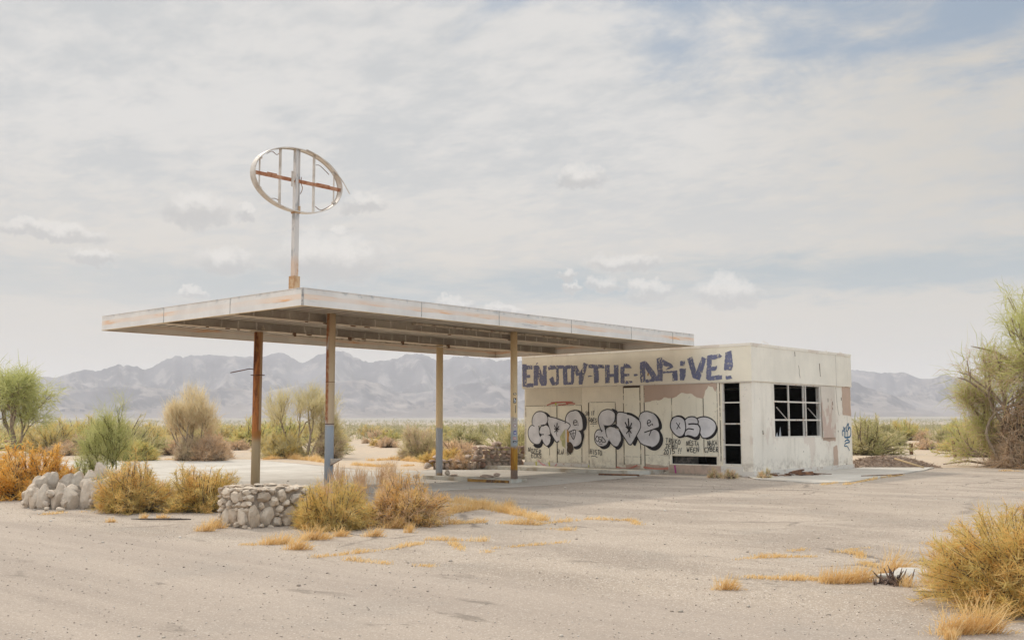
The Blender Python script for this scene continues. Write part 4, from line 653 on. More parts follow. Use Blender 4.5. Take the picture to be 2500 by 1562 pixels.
for i,(w,p) in enumerate(BLUETAG): stroke(g,p,w*1.1,(lambda o:(lambda y,z:(FX+o,y,z)))(.006+.0004*i))
go=g.build('blue_scrawl',M_bluet,B); go['label']='blue spray scrawl at the far end of the side wall'
g=MB(); k=0  # dark flat patch painted for the unlit hollow behind the plywood
for p,mi in [(HOLE['d'],0),(HOLE['o'][1],1),(HOLE['o'][0],1),(HOLE['y'],2),(HOLE['w'],3)]:
    k+=1; flat(g,jag([V3(q) for q in p],random.Random(k),.012 if mi<3 else .002,.05),fw(.034+.0006*k),mi)
go=g.build('torn_hole',[M_gap,mat('raw_orange_wood',(.50,.24,.06)),mat('mouldy_insulation',build=lambda t:t.mix(t.rng(t.noise(t.coord(),9,4),.4,.6),(.58,.50,.27),(.42,.40,.20))),M_trim],B); go['label']='ragged hole torn in the plywood, showing orange wood'
# kerb in front
kb=MB(); K=[(-8.6,15.6),(-8.6,14.3),(-1.95,14.2),(-1.5,14.75),(-1.5,15.6)]
for i in range(len(K)):
    a,b_=K[i],K[(i+1)%len(K)]; kb.face([(a[0],a[1],0),(b_[0],b_[1],0),(b_[0],b_[1],.13),(a[0],a[1],.13)])
kb.face([(x,y,.13) for x,y in K]); ko=kb.build('kerb',M_conc2,B); ko['label']='raised concrete step along the graffiti wall'
# ------------------------------------------------------------------ canopy
def m_fascia(t):
    v=t.coord(); x,y,z=t.sep(v); q=t.comb(t.math('MULTIPLY',t.math('ADD',x,y),.55),t.math('MULTIPLY',z,7),t.math('MULTIPLY',x,.1)); n=t.noise(q,1.6,6,.65,.3); f=t.noise(v,5,6,.7); n2=t.noise(t.comb(t.math('MULTIPLY',t.math('ADD',x,y),.35),z,0),1.1,3)
    c=t.mix(t.rng(t.noise(v,1.2,5,.6),.35,.65),(.70,.655,.605),(.80,.75,.69))
    zz=t.math('ADD',z,t.math('MULTIPLY',t.math('SUBTRACT',n,.5),.10))
    band=t.math('MULTIPLY',t.rng(zz,4.155,4.19),t.rng(zz,4.30,4.25))
    c=t.mix(t.math('MULTIPLY',band,t.rng(n2,.32,.6,.2,.95)),c,(.80,.64,.51))
    orr=t.math('MULTIPLY',band,t.math('MULTIPLY',t.rng(n,.50,.63),t.rng(n2,.42,.60)))
    c=t.mix(t.math('MULTIPLY',orr,.9),c,(.78,.38,.14))
    top=t.rng(z,4.30,4.36,0,1); c=t.mix(t.math('MULTIPLY',top,t.rng(f,.5,.66,0,.6)),c,(.38,.40,.40))
    lowc=t.math('MULTIPLY',t.rng(z,4.17,4.12),t.math('MULTIPLY',t.rng(n,.60,.66),t.rng(n2,.5,.58)))
    c=t.mix(t.math('MULTIPLY',lowc,.85),c,(.26,.27,.28))
    c=t.mix(t.rng(t.noise(v,17,4,.65),.68,.74,0,.7),c,(.25,.25,.25))
    return c,None
M_fas=mat('peeling_fascia_paint',build=m_fascia,rough=.65)
M_lip=mat('bounce_tinted_lip',build=lambda t:t.mix(t.rng(t.noise(t.coord(),4,5,.6),.4,.7),(.66,.50,.30),(.50,.36,.20)),rough=.8)  # tan puts the orange ground bounce into the lip colour
M_deck=mat('soffit_metal',build=lambda t:t.mix(t.rng(t.noise(t.map(t.coord(),(.6,2,1)),1.1,6,.65),.38,.66),(.74,.66,.56),(.58,.50,.42)),rough=.8)
def m_beam(t):
    v=t.coord(); x,y,z=t.sep(v); w=t.noise(t.comb(0,t.math('MULTIPLY',y,3.1),t.math('MULTIPLY',z,.6)),1.0,4,.6,.2); n=t.noise(v,2,5,.65)
    cell=t.math('ABSOLUTE',t.math('SUBTRACT',t.math('FRACT',t.math('ADD',t.math('MULTIPLY',y,1.9),t.math('MULTIPLY',n,.5))),.5))
    c=t.mix(t.rng(n,.4,.65),(.32,.275,.23),(.43,.38,.32)); c=t.mix(t.math('MULTIPLY',t.rng(cell,.06,.02),t.rng(w,.42,.55)),c,(.62,.57,.50)); c=t.mix(t.rng(w,.60,.70,0,.5),c,(.56,.51,.44)); return c,None
M_beam=mat('peeled_steel_beam',build=m_beam,rough=.8)
M_flange=mat('beam_flange_paint',build=lambda t:t.mix(t.rng(t.noise(t.map(t.coord(),(2,.7,1)),1.6,6,.68),.45,.68),(.70,.60,.48),(.52,.41,.31)),rough=.8)
CN=empty('canopy',(0,0,0)); tag(CN,'flat steel forecourt canopy with peeling white fascia on four posts','canopy')
ZB,ZT,WX,LY=4.03,4.39,8.464,15.14
dz=lambda x: 4.25
fa=MB()
def fas(x0,x1,y0,y1,name='fascia'):
    m=MB(); m.box(x0,x1,y0,y1,ZB+.004,ZT); return m.build(name,M_fas,CN)
T_=.04
fas(-T_,0,0,LY); fas(-WX,-T_,0,T_); fas(-WX,-WX+T_,T_,LY); fas(-WX+T_,-T_,LY-T_,LY)
lp=MB()
lp.box(-.055,.006,-.006,LY,ZB-.006,ZB+.004); lp.box(-WX,-.055,-.006,.05,ZB-.006,ZB+.004); lp.box(-WX-.004,-WX+.05,.05,LY,ZB-.006,ZB+.004); lp.box(-WX+.05,-.055,LY-.05,LY+.004,ZB-.006,ZB+.004)
lp.build('fascia_lip',M_lip,CN)
one('roof_edge_strip',M_fas,CN,(-WX-.01,.012,-.012,.02,ZT,ZT+.012)); one('roof_edge_strip',M_fas,CN,(-.02,.012,.02,LY+.01,ZT,ZT+.012))
M_seam=mat('worn_seam',build=lambda t:t.mix(t.rng(t.noise(t.coord(),14,5,.65),.42,.62),(.52,.48,.44),(.27,.26,.245)),rough=.7)
for s in (3.35,6.0,8.9,11.7,13.9): one('fascia_seam',M_seam,CN,(.0005,.006,s,s+.018,ZB+.004,ZT))
for s in (2.6,5.4): one('fascia_seam',M_seam,CN,(-s-.018,-s,-.006,-.0005,ZB+.004,ZT))
one('fascia_seam',M_seam,CN,(-.03,.009,-.009,.03,ZB+.004,ZT-.002))
dk=MB(); ny=int(LY/.30)
for i in range(ny):      # ribbed decking, ribs across the canopy
    y=T_+i*(LY-2*T_)/ny; w=(LY-2*T_)/ny
    for (a,b_,o) in ((0,.62,0),(.62,.72,.02),(.72,.90,.035),(.90,1,.02)):
        A_=y+a*w; B_=y+b_*w
        dk.face([(-WX+T_,A_,dz(-WX)+o),(-T_,A_,dz(0)+o),(-T_,B_,dz(0)+o),(-WX+T_,B_,dz(-WX)+o)][::-1])
    
dk.face([(-WX+T_,T_,ZT-.06),(-T_,T_,ZT-.06),(-T_,LY-T_,ZT-.06),(-WX+T_,LY-T_,ZT-.06)])
dk.build('roof_deck',M_deck,CN)
def beam(x,ye,zb,zt):
    m=MB(); m.box(x-.012,x,T_,ye,zb+.014,zt,0); m.box(x-.26,x+.05,T_,ye,zb,zb+.014,1); m.box(x-.26,x-.245,T_,ye,zb+.014,zt,0); m.box(x-.245,x-.012,ye-.012,ye,zb+.014,zt,1)
    return m.build('beam',[M_beam,M_flange],CN)
beam(-2.7,LY-T_,4.036,4.25); beam(-5.6,LY-T_,4.036,4.25)
def fixture(pts,r,m,name='light_fixture',box=None):
    k=MB()
    if box: 
        p,q=V3(pts[0]),V3(pts[-1]); k.bar(p,q,box[0],box[1],side=(1,0,0))
    else: k.tube(pts,r,6)
    return k.build(name,m,CN)
M_fix=mat('dirty_beige_metal',build=lambda t:t.mix(t.rng(t.noise(t.coord(),5,5,.65),.45,.65),(.58,.50,.40),(.34,.26,.19)),rough=.7)
fixture([(-5.42,3.77,3.955),(-5.42,9.95,3.965)],.022,M_fix,'conduit')
for (a,b_) in ((5.55,9.9),(9.95,12.4)): fixture([(-2.60,a,4.215),(-2.60,b_,4.20)],0,M_fix,'light_fixture',(.13,.055))
M_hw=mat('rusty_hardware',(.20,.12,.075),rough=1); rh=random.Random(8)
for y in (3.8,5.7,7.7,9.6): one('hanger_bracket',M_hw,CN,(-5.46,-5.38,y,y+.07,3.935,4.036))
for x in (-2.7,-5.6):
    for k in range(7): y=rh.uniform(1,14); one('hanger_bracket',M_hw,CN,(x+.01,x+.04,y,y+rh.uniform(.04,.16),4.01,4.036))
# posts
def m_post(cx,cyy,kind):
    def b(t):
        v=t.coord(); x,y,z=t.sep(v); n=t.noise(t.map(v,(5,5,.9)),1,6,.7); f=t.noise(v,11,6,.7); n3=t.noise(v,3,4,.6)
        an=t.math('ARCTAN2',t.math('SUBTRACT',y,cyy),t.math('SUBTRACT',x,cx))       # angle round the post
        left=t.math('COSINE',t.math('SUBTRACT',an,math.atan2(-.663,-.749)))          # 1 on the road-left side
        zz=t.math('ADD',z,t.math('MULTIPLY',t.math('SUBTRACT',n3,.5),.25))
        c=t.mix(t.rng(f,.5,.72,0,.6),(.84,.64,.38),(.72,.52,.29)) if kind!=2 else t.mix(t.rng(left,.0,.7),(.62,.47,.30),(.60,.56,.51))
        rust=t.mix(t.rng(n,.42,.60),(.15,.048,.02),(.54,.195,.055)); rust=t.mix(t.rng(f,.56,.7,0,.7),rust,(.52,.25,.10))
        if kind==1:
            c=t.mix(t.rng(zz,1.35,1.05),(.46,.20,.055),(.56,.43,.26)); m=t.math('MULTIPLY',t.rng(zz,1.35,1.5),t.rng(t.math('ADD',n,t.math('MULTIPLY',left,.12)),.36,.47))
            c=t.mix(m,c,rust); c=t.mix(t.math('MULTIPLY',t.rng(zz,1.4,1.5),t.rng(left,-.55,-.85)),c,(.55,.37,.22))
            c=t.mix(t.math('MULTIPLY',t.rng(zz,3.35,3.75),t.rng(n,.45,.6)),c,(.52,.30,.15))
        if kind==2:
            bl=t.mix(t.rng(f,.5,.7,0,.5),(.42,.46,.50),(.52,.52,.50)); c=t.mix(t.rng(zz,1.62,1.5),c,bl)
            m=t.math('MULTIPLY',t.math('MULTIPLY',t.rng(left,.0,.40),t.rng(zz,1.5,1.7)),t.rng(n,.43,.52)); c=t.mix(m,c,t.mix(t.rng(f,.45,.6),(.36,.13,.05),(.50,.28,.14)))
        if kind==3:
            c=t.mix(t.rng(zz,1.52,1.42),c,(.46,.475,.50)); c=t.mix(t.rng(z,.18,.08),c,(.52,.36,.22))
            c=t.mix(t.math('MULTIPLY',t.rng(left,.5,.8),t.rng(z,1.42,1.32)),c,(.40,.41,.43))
        if kind==4:
            c=t.mix(t.rng(zz,1.85,1.75),c,(.58,.53,.48)); c=t.mix(t.rng(zz,1.42,1.3),c,(.46,.50,.52)); og=t.mix(t.rng(n,.45,.6),(.62,.33,.05),(.40,.17,.04))
            c=t.mix(t.rng(zz,1.0,.9),c,og); c=t.mix(t.rng(zz,.32,.26),c,(.33,.23,.18))
        if kind>1:
            x2=t.noise(t.map(v,(7,7,5)),1,5,.65); c=t.mix(t.rng(x2,.70,.74,0,.85),c,(.10,.055,.035))
        return c,t.bump(n,.15,.01)
    return mat('post_paint',build=b,rough=.75)
def post(x,y,z0,z1,r,kind,label,cap=False):
    m=MB(); m.tube([(x,y,z0),(x,y,z1)],r,28); mm=m_post(x,y,kind); o=m.build('post',mm,CN,False); o['label']=label
    o.data.polygons.foreach_set('use_smooth',[len(p.vertices)==4 for p in o.data.polygons])
    return o
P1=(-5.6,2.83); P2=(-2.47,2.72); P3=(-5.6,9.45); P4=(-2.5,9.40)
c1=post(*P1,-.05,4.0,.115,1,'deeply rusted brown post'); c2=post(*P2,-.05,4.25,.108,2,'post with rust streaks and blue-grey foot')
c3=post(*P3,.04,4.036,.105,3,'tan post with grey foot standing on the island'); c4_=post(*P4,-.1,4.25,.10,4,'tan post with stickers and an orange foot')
M_rustm=mat('rusted_steel',build=lambda t:t.mix(t.rng(t.noise(t.coord(),8,5,.65),.4,.65),(.10,.055,.04),(.28,.13,.06)),rough=.9)
k=MB(); k.tube([(P1[0]+.02,P1[1],3.02),(P1[0]-.15,P1[1]-.16,3.04),(P1[0]-.52,P1[1]-.48,2.94)],.012,6); k.box(P1[0]-.13,P1[0]+.13,P1[1]-.13,P1[1]+.13,2.865,2.885); k.build('bent_rod',M_rustm,c1)
k=MB(); k.box(P1[0]-.15,P1[0]+.15,P1[1]-.15,P1[1]+.15,4.0,4.03); k.tube([(P1[0]+.19,P1[1],4.05),(P1[0]+.2,P1[1],4.17)],[.05,.006],5); k.build('top_plate',M_fix,c1)
k=MB(); a=V3((P2[0],P2[1],0)); q=V3((.749,.663,0))*.11; f_=V3((.663,-.749,0))
pA=a+q*.5+f_*.11+V3((0,0,.80)); pB=a+q*.5+f_*.11+V3((0,0,.62)); pC=a+q*3.0+f_*.13+V3((0,0,.78))
k.hexa([pA,pA+f_*.01,pB,pB+f_*.01,pC+V3((0,0,.004)),pC+f_*.01+V3((0,0,.004)),pC,pC+f_*.01],0); k.hexa([pB,pB+f_*.02,pB+V3((0,0,.02)),pB+f_*.02+V3((0,0,.02)),pC,pC+f_*.12,pC+V3((0,0,.015)),pC+f_*.12+V3((0,0,.015))],1); k.build('bent_flap',[M_fix,M_rustm],c2)
k=MB()
for z,w in ((1.60,.02),(2.6,.012)): k.tube([(P2[0],P2[1],z),(P2[0],P2[1],z+w)],.1105,20)
k.build('strap',M_rustm,c2)
def sticker(post_,c,r,ang,z,w,h,mats,marks=(),shape='rect'):
    m=MB(); base=math.atan2(-.75,.66)+ang
    def pt(u,v,o): a=base+u/r; return (c[0]+math.cos(a)*(r+o),c[1]+math.sin(a)*(r+o),z+v)
    def patch(u0,u1,v0,v1,o,mi):
        n=4
        for i in range(n):
            a,b_=u0+(u1-u0)*i/n,u0+(u1-u0)*(i+1)/n; m.face([pt(a,v0,o),pt(b_,v0,o),pt(b_,v1,o),pt(a,v1,o)],mi)
    if shape=='rect': patch(-w/2,w/2,-h/2,h/2,.0015,0)
    else: m.face([pt(math.cos(i*math.pi/8)*w/2,math.sin(i*math.pi/8)*h/2,.003) for i in range(16)],0)
    for u0,u1,v0,v1 in marks: patch(u0*w,u1*w,v0*h,v1*h,.0045,1)
    return m.build('sticker',mats,post_)
K=mat('sticker_black',(.03,.03,.035)); Wt=mat('sticker_white',(.72,.70,.68)); Rd=mat('sticker_red',(.45,.12,.10)); Bl=mat('sticker_blue',(.15,.16,.36)); Pk=mat('sticker_salmon',(.60,.35,.30))
sticker(c4_,P4,.100,.25,2.46,.10,.075,[K,Wt],[(-.3,.3,-.1,.1)],'oval'); sticker(c4_,P4,.100,.25,2.27,.085,.145,[K,Wt],[(-.32,.0,-.1,.42),(.05,.34,-.35,.2),(-.3,-.05,-.42,-.2)])
sticker(c4_,P4,.100,.12,1.73,.075,.075,[mat('sticker_brown',(.32,.16,.12)),Wt],[(-.36,.36,-.3,.0),(-.36,.36,.12,.3)]); sticker(c4_,P4,.100,.3,1.56,.09,.09,[Rd,Wt],[(-.3,.3,-.3,.3)],'oval')
sticker(c4_,P4,.100,.3,1.36,.09,.11,[Bl,Wt],[(-.3,.3,-.3,-.05),(-.3,.3,.1,.2)]); sticker(c4_,P4,.100,.2,1.2,.11,.09,[Pk,Wt],[(-.3,.2,-.1,.1)]); sticker(c4_,P4,.100,.2,1.10,.11,.055,[K,Wt],[(-.3,.3,-.2,.1)])
sticker(c4_,P4,.100,.5,2.03,.02,.22,[K,Wt])
# ------------------------------------------------------------------ the sign frame on the roof
S=empty('roof_sign_frame',(-1,.56,4.39)); tag(S,'empty oval steel sign frame on a tall pole above the canopy corner','sign')
M_alu=mat('weathered_aluminium',build=lambda t:t.mix(t.rng(t.noise(t.coord(),4,5,.65),.4,.7),(.64,.58,.51),(.48,.41,.34)),rough=.55,metal=.0)
M_pole=mat('peeling_pole_paint',build=lambda t:(lambda v,n,z:t.mix(t.rng(t.math('ADD',z,t.math('MULTIPLY',n,.5)),5.55,5.25),t.mix(t.rng(n,.48,.62),(.60,.56,.52),(.36,.35,.34)),t.mix(t.rng(n,.45,.6),(.60,.46,.36),(.48,.28,.17))))(t.coord(),t.noise(t.map(t.coord(),(6,6,2.2)),1,5,.68),t.sep(t.coord())[2]),rough=.8)
M_rbase=mat('rust_stained_base',build=lambda t:t.mix(t.rng(t.noise(t.coord(),7,5,.65),.4,.6),(.52,.36,.22),(.42,.24,.12)),rough=.85)
M_rbar=mat('rusty_crossbar',build=lambda t:t.mix(t.rng(t.noise(t.coord(),6,5,.68),.42,.6),(.34,.13,.06),(.50,.27,.16)),rough=.9)
yc,zc,a_,b_=.575,6.89,1.175,.705; X=-1.0; D=.085
rg_=MB(); n=72
E=lambda i,da,x:(x,yc+(a_+da)*math.cos(2*math.pi*i/n),zc+(b_+da)*math.sin(2*math.pi*i/n))
for i in range(n):
    j=i+1
    for q in ([E(i,0,X-D),E(i,0,X+D),E(j,0,X+D),E(j,0,X-D)],[E(i,-.012,X-D),E(j,-.012,X-D),E(j,-.012,X+D),E(i,-.012,X+D)]): rg_.face(q[::-1])
    for xs,s in ((X+D,1),(X-D,-1)):
        q=[E(i,0,xs),E(i,-.022,xs),E(j,-.022,xs),E(j,0,xs)]; rg_.face(q if s<0 else q[::-1]); q=[E(i,-.022,xs),E(i,-.022,xs-.012*s),E(j,-.022,xs-.012*s),E(j,-.022,xs)]; rg_.face(q)
rg_.build('oval_rim',M_alu,S)
k=MB(); k.box(X-.06,X+.06,.475,.585,4.33,6.2); k.build('pole',M_pole,S)
k=MB(); k.box(X-.085,X+.085,.445,.615,4.33,4.78); k.build('pole_sleeve',M_rbase,S)
k=MB(); k.box(X-.05,X+.05,.48,.55,6.2,zc+b_*.995); k.box(X-.02,X+.02,.585,.615,6.25,zc+b_*.99); k.build('centre_post',M_pole,S)
k=MB(); k.box(X-.02,X+.03,yc-a_+.012,yc+a_-.012,6.845,6.915); k.box(X+.03,X+.04,-.25,.0,6.885,6.935); k.box(X+.03,X+.04,1.05,1.42,6.86,6.925); k.build('crossbar',M_rbar,S)
for y in (.1,1.0):
    zz=b_*math.sqrt(1-((y-yc)/a_)**2)-.012; k=MB(); k.box(X-.022,X+.022,y-.02,y+.02,zc-zz,zc+zz); k.build('upright',M_alu,S)
for y in (-.42,1.56):
    k=MB(); k.box(X-.012,X+.012,y-.012,y+.012,6.56,7.22); t=k.build('tube',M_alu,S)
    for z in (6.56,7.22):
        k=MB(); k.box(X-.03,X+.03,y-.035,y+.045,z-.025,z+.025); k.build('bracket',M_alu,t)
k=MB(); k.box(X+.05,X+.07,.36,.42,6.72,7.06); k.box(X+.02,X+.05,.38,.46,6.87,6.91); k.build('hanging_bracket',M_alu,S)
k=MB()
for pts in ([(X,-.25,7.33),(X,-.12,7.41),(X,.0,7.36),(X,.06,7.40)],[(X,-.13,6.38),(X,-.02,6.40),(X,.07,6.38)],[(X,1.05,7.33),(X,1.15,7.34),(X,1.3,7.26),(X,1.42,7.18)],[(X,1.05,6.40),(X,1.2,6.34),(X,1.38,6.42),(X,1.5,6.5)],[(X+.03,.62,6.6),(X+.05,.66,6.72),(X+.04,.63,6.85),(X+.03,.64,6.98)]): k.tube(catmull(pts,False,4),.008,4,cap=False)
k.build('wire',M_rustm,S)
k=MB(); k.tube(catmull([(X+D+.01,.72,7.60),(X+D+.015,1.1,7.50),(X+D+.03,1.42,7.30),(X+D+.05,1.68,7.08),(X+D+.06,1.9,6.80)],False,5),.013,5); k.build('loose_trim',M_alu,S)
k=MB(); k.box(X-.075,X+.075,.46,.60,6.155,6.2); k.box(X+.06,X+.075,.55,.60,6.2,6.32); k.build('collar',M_rbase,S)
# ------------------------------------------------------------------ small built things
def m_stone(a,b_,c):
    def f(t):
        v=t.coord(); r=t.new('ShaderNodeNewGeometry').outputs['Random Per Island']; n=t.noise(v,9,5,.65); n2=t.noise(v,34,4,.7)
        q=t.ramp(r,[(0,a),(.5,b_),(1,c)]); q=t.mix(t.rng(n,.42,.7,0,.45),q,tuple(k*.55 for k in b_)); q=t.mix(t.rng(n2,.55,.75,0,.5),q,tuple(k*.5 for k in a)); return q,t.bump(t.math('ADD',n,t.math('MULTIPLY',n2,.5)),.5,.03)
    return f
M_stone=mat('pale_river_stone',build=m_stone((.41,.315,.23),(.67,.545,.41),(.53,.44,.345)),rough=.95)
M_boul=mat('warm_grey_boulder',build=m_stone((.48,.385,.29),(.61,.50,.385),(.53,.44,.345)),rough=.95)
M_mortar=mat('sandy_mortar',build=lambda t:t.mix(t.rng(t.noise(t.coord(),14,5,.7),.4,.66),(.36,.29,.22),(.24,.19,.145)),rough=1)
M_redst=mat('red_brown_rubble',build=m_stone((.37,.23,.17),(.56,.46,.37),(.48,.33,.25)),rough=.95)
rp=random.Random(21)
PL=empty('stone_planter',(3.0,-3.0,0)); tag(PL,'square planter of pale river stones set in mortar beside the bushes','planter')
O_=V3((3.40,-3.52,0)); U_=V3((-.996,.084,0)); V_=V3((.084,.996,0)); LU,LV,HH=.86,1.12,.60
k=MB(); q=[O_+U_*.012+V_*.012,O_+U_*(LU-.012)+V_*.012,O_+U_*.012+V_*(LV-.012),O_+U_*(LU-.012)+V_*(LV-.012)]
k.hexa(q+[p+V3((0,0,HH-.012)) for p in q]); k.build('mortar_core',M_mortar,PL)
st=MB(); C0=O_+U_*LU/2+V_*LV/2
def face_stones(o,u,n,L,H,seed):
    r=random.Random(seed); done=[]
    tries=[(.13,.17)]*120+[(.12,.11)]*60+[(.10,.085)]*120+[(.075,.06)]*260+[(.05,.045)]*420+[(.035,.03)]*500
    for (a,b_) in tries:
        a*=r.uniform(.75,1.15); b_*=r.uniform(.75,1.2); s=r.uniform(0,L); z=r.uniform(.0,H) if b_<.1 else r.uniform(.05,H*.45)
        if s<a*.5 or s>L-a*.4 or z+b_>H+.02: continue
        if any(abs(s-s2)/(a+a2)<.92 and abs(z-z2)/(b_+b2)<.92 and ((s-s2)/(a+a2))**2+((z-z2)/(b_+b2))**2<.86 for s2,z2,a2,b2 in done): continue
        done.append((s,z,a,b_)); c=o+u*s+V3((0,0,z))-n*.012; an=math.atan2(u.y,u.x)
        st.rock(c,(a*1.0,.075,b_*1.0),r,(r.uniform(-.12,.12),r.uniform(-.5,.5),an),.38,0,3,(.70,.93))
face_stones(O_,U_,-V_,LU,HH,1); face_stones(O_,V_,-U_,LV,HH,2); face_stones(O_+U_*LU,V_,U_,LV,HH,3); face_stones(O_+V_*LV,U_,V_,LU,HH,4)
for o,u,L in ((O_+V_*.10,U_,LU-.06),(O_+U_*.10,V_,LV-.06),(O_+U_*(LU-.10),V_,LV-.06),(O_+V_*(LV-.10),U_,LU-.06)):
    s=.06
    while s<L:
        w=rp.uniform(.07,.13); st.rock(o+u*s+V3((0,0,HH-.01+rp.uniform(-.01,.03))),(w,.075,.03),rp,(rp.uniform(-.06,.06),rp.uniform(-.06,.06),math.atan2(u.y,u.x)+rp.uniform(-.15,.15)),.3); s+=w*1.5
for i in range(26): st.rock(O_+U_*rp.uniform(.15,LU-.15)+V_*rp.uniform(.15,LV-.15)+V3((0,0,HH-.05)),(rp.uniform(.05,.1),rp.uniform(.04,.08),.03),rp,None,.3)
st.build('stonework',M_stone,PL)
RG=empty('stone_ring',(-2.96,-3.06,0)); tag(RG,'round planter of tall upright pale boulders at the road edge','planter')
st=MB(); rr_=V3((.749,.663,0)); ff_=V3((-.663,.749,0)); C_=V3((-2.96,-3.06,0)); n=22
for i in range(n):
    a=2*math.pi*i/n+rp.uniform(-.05,.05); s,cz=math.sin(a),math.cos(a); front=-s
    h=.25+.09*max(0,cz)+ (.13 if s>.2 else 0)+rp.uniform(-.06,.06); w=rp.uniform(.14,.20)
    p=C_+rr_*(cz*.95)+ff_*(s*.8); tang=math.atan2(*( (rr_*(-s)+ff_*cz).yx)); st.rock((p.x,p.y,h*.74),(w,.13,h),rp,(rp.uniform(-.12,.12),rp.uniform(-.28,.28),tang),.30,0,3,(.74,.95))
    for _ in range(1): e=rp.uniform(-.14,.14); st.rock((C_+rr_*(math.cos(a+e)*1.03)+ff_*(math.sin(a+e)*.90)+V3((0,0,rp.uniform(.04,.34)))),(rp.uniform(.06,.11),.07,rp.uniform(.06,.14)),rp,(rp.uniform(-.2,.2),rp.uniform(-.4,.4),tang),.4,0,3,(.6,.88))
    if rp.random()<.5: q=C_+rr_*(cz*.86)+ff_*(s*.72); st.rock((q.x,q.y,h*1.2),(.14,.10,.20),rp,(rp.uniform(-.2,.2),rp.uniform(-.3,.3),tang),.30,0,3,(.74,.95))
st.build('stonework',M_boul,RG)
k=MB(); seg=20
for i in range(seg):
    a,b_=2*math.pi*i/seg,2*math.pi*(i+1)/seg; f=lambda t_,r_,z: C_+rr_*(math.cos(t_)*.95*r_)+ff_*(math.sin(t_)*.8*r_)+V3((0,0,z))
    k.face([f(a,1.03,0),f(b_,1.03,0),f(b_,1.0,.36),f(a,1.0,.36)]); k.face([f(a,1,.36),f(b_,1,.36),f(b_,.85,.36),f(a,.85,.36)]); k.face([f(b_,.85,.0),f(a,.85,.0),f(a,.85,.36),f(b_,.85,.36)])
k.build('mortar_core',M_mortar,RG)
IS=empty('pump_island',(-4.15,9.4,-.07)); tag(IS,'long concrete pump island between the two far canopy posts','island')
k=MB(); k.box(-5.95,-2.36,9.10,9.78,-.10,.05); k.build('concrete_base',M_conc2,IS)
k=MB(); 
for x0_,x1_ in ((-4.05,-3.1),(-3.08,-2.42)): k.box(x0_,x1_,9.088,9.099,-.075,.0+rp.uniform(-.02,.02))
k.build('rusted_edging',mat('orange_rust_edge',build=lambda t:t.mix(t.rng(t.noise(t.coord(),5,5,.65),.4,.62),(.13,.07,.04),(.42,.24,.07)),rough=1),IS)
RW_=empty('ruined_stone_wall',(-8.6,13.8,0)); tag(RW_,'low ruined wall of reddish flat stones behind the pump island','wall')
st=MB()
def rubble(p0,p1,h,thick=.22,seed=1):
    r=random.Random(seed); p0,p1=V3(p0),V3(p1); d=(p1-p0); L=d.length; an=math.atan2(d.y,d.x); z=0
    while z<h:
        s=r.uniform(0,.1); hh=r.uniform(.05,.11) if z>.12 else r.uniform(.10,.15)
        while s<L:
            w=r.uniform(.08,.17); c=p0+d*(s/L); lim=h*(.8+.3*noise.noise(V3((s*1.7,seed,0))))
            if z<lim: st.rock((c.x+r.uniform(-.03,.03),c.y+r.uniform(-.03,.03),z+hh),(w,thick*.6,hh*1.06),r,(r.uniform(-.08,.08),r.uniform(-.1,.1),an),.28)
            s+=w*1.75
        z+=hh*1.75
rubble((-9.55,12.77,0),(-8.25,13.95,0),.42,.3,1); rubble((-8.45,14.05,0),(-7.75,15.9,0),.95,.3,2)
st.build('stonework',M_redst,RW_)
k=MB(); k.bar((-9.45,12.95,.12),(-8.3,14.0,.12),.12,.24,side=(.7,-.7,0)); k.bar((-8.3,14.4,.22),(-7.8,15.7,.22),.10,.44,side=(.9,-.3,0)); k.build('mortar_core',M_mortar,RW_)
def rocks(name,label,pts,m,group=None,cat='rock'):
    for i,(x,y,z,sx,sy,sz,lab) in enumerate(pts):
        k=MB(); k.rock((0,0,sz*.75),(sx,sy,sz),rp,(rp.uniform(-.12,.12),rp.uniform(-.12,.12),rp.uniform(0,3)),.28); o=k.build(name,m,None,True); o.location=(x,y,z); tag(o,lab or label,cat,group)
rocks('broken_slab','flat broken stone',[(-3.55,9.42,.05,.34,.2,.05,'large flat broken stone lying on the pump island'),(-5.0,9.5,.05,.24,.13,.035,'thin flat stone on the pump island near the grey post'),(-3.3,9.55,.09,.17,.12,.06,'small stone propped on the flat one on the island')],M_redst)
rocks('loose_rock','loose rock',[(-7.3,9.0,-.02,.12,.1,.08,'brown fist-sized rock on the concrete left of the island'),(-6.35,9.2,-.06,.10,.08,.09,'squarish rock at the left end of the island'),(-6.6,9.35,-.05,.05,.05,.04,'small rock just left of the island end'),(-5.38,9.58,.05,.09,.07,.10,'stone leaning against the foot of the grey post'),(-2.28,-4.05,0,.07,.05,.05,'small pale rock in front of the boulder ring'),(-1.98,-3.92,0,.10,.08,.05,'pair-sized flat grey rock by the boulder ring'),(13.55,-2.95,0,.11,.08,.05,'small white stone under the right bush'),(13.66,-2.7,0,.05,.05,.03,'tiny white stone deep under the right bush')],M_stone)
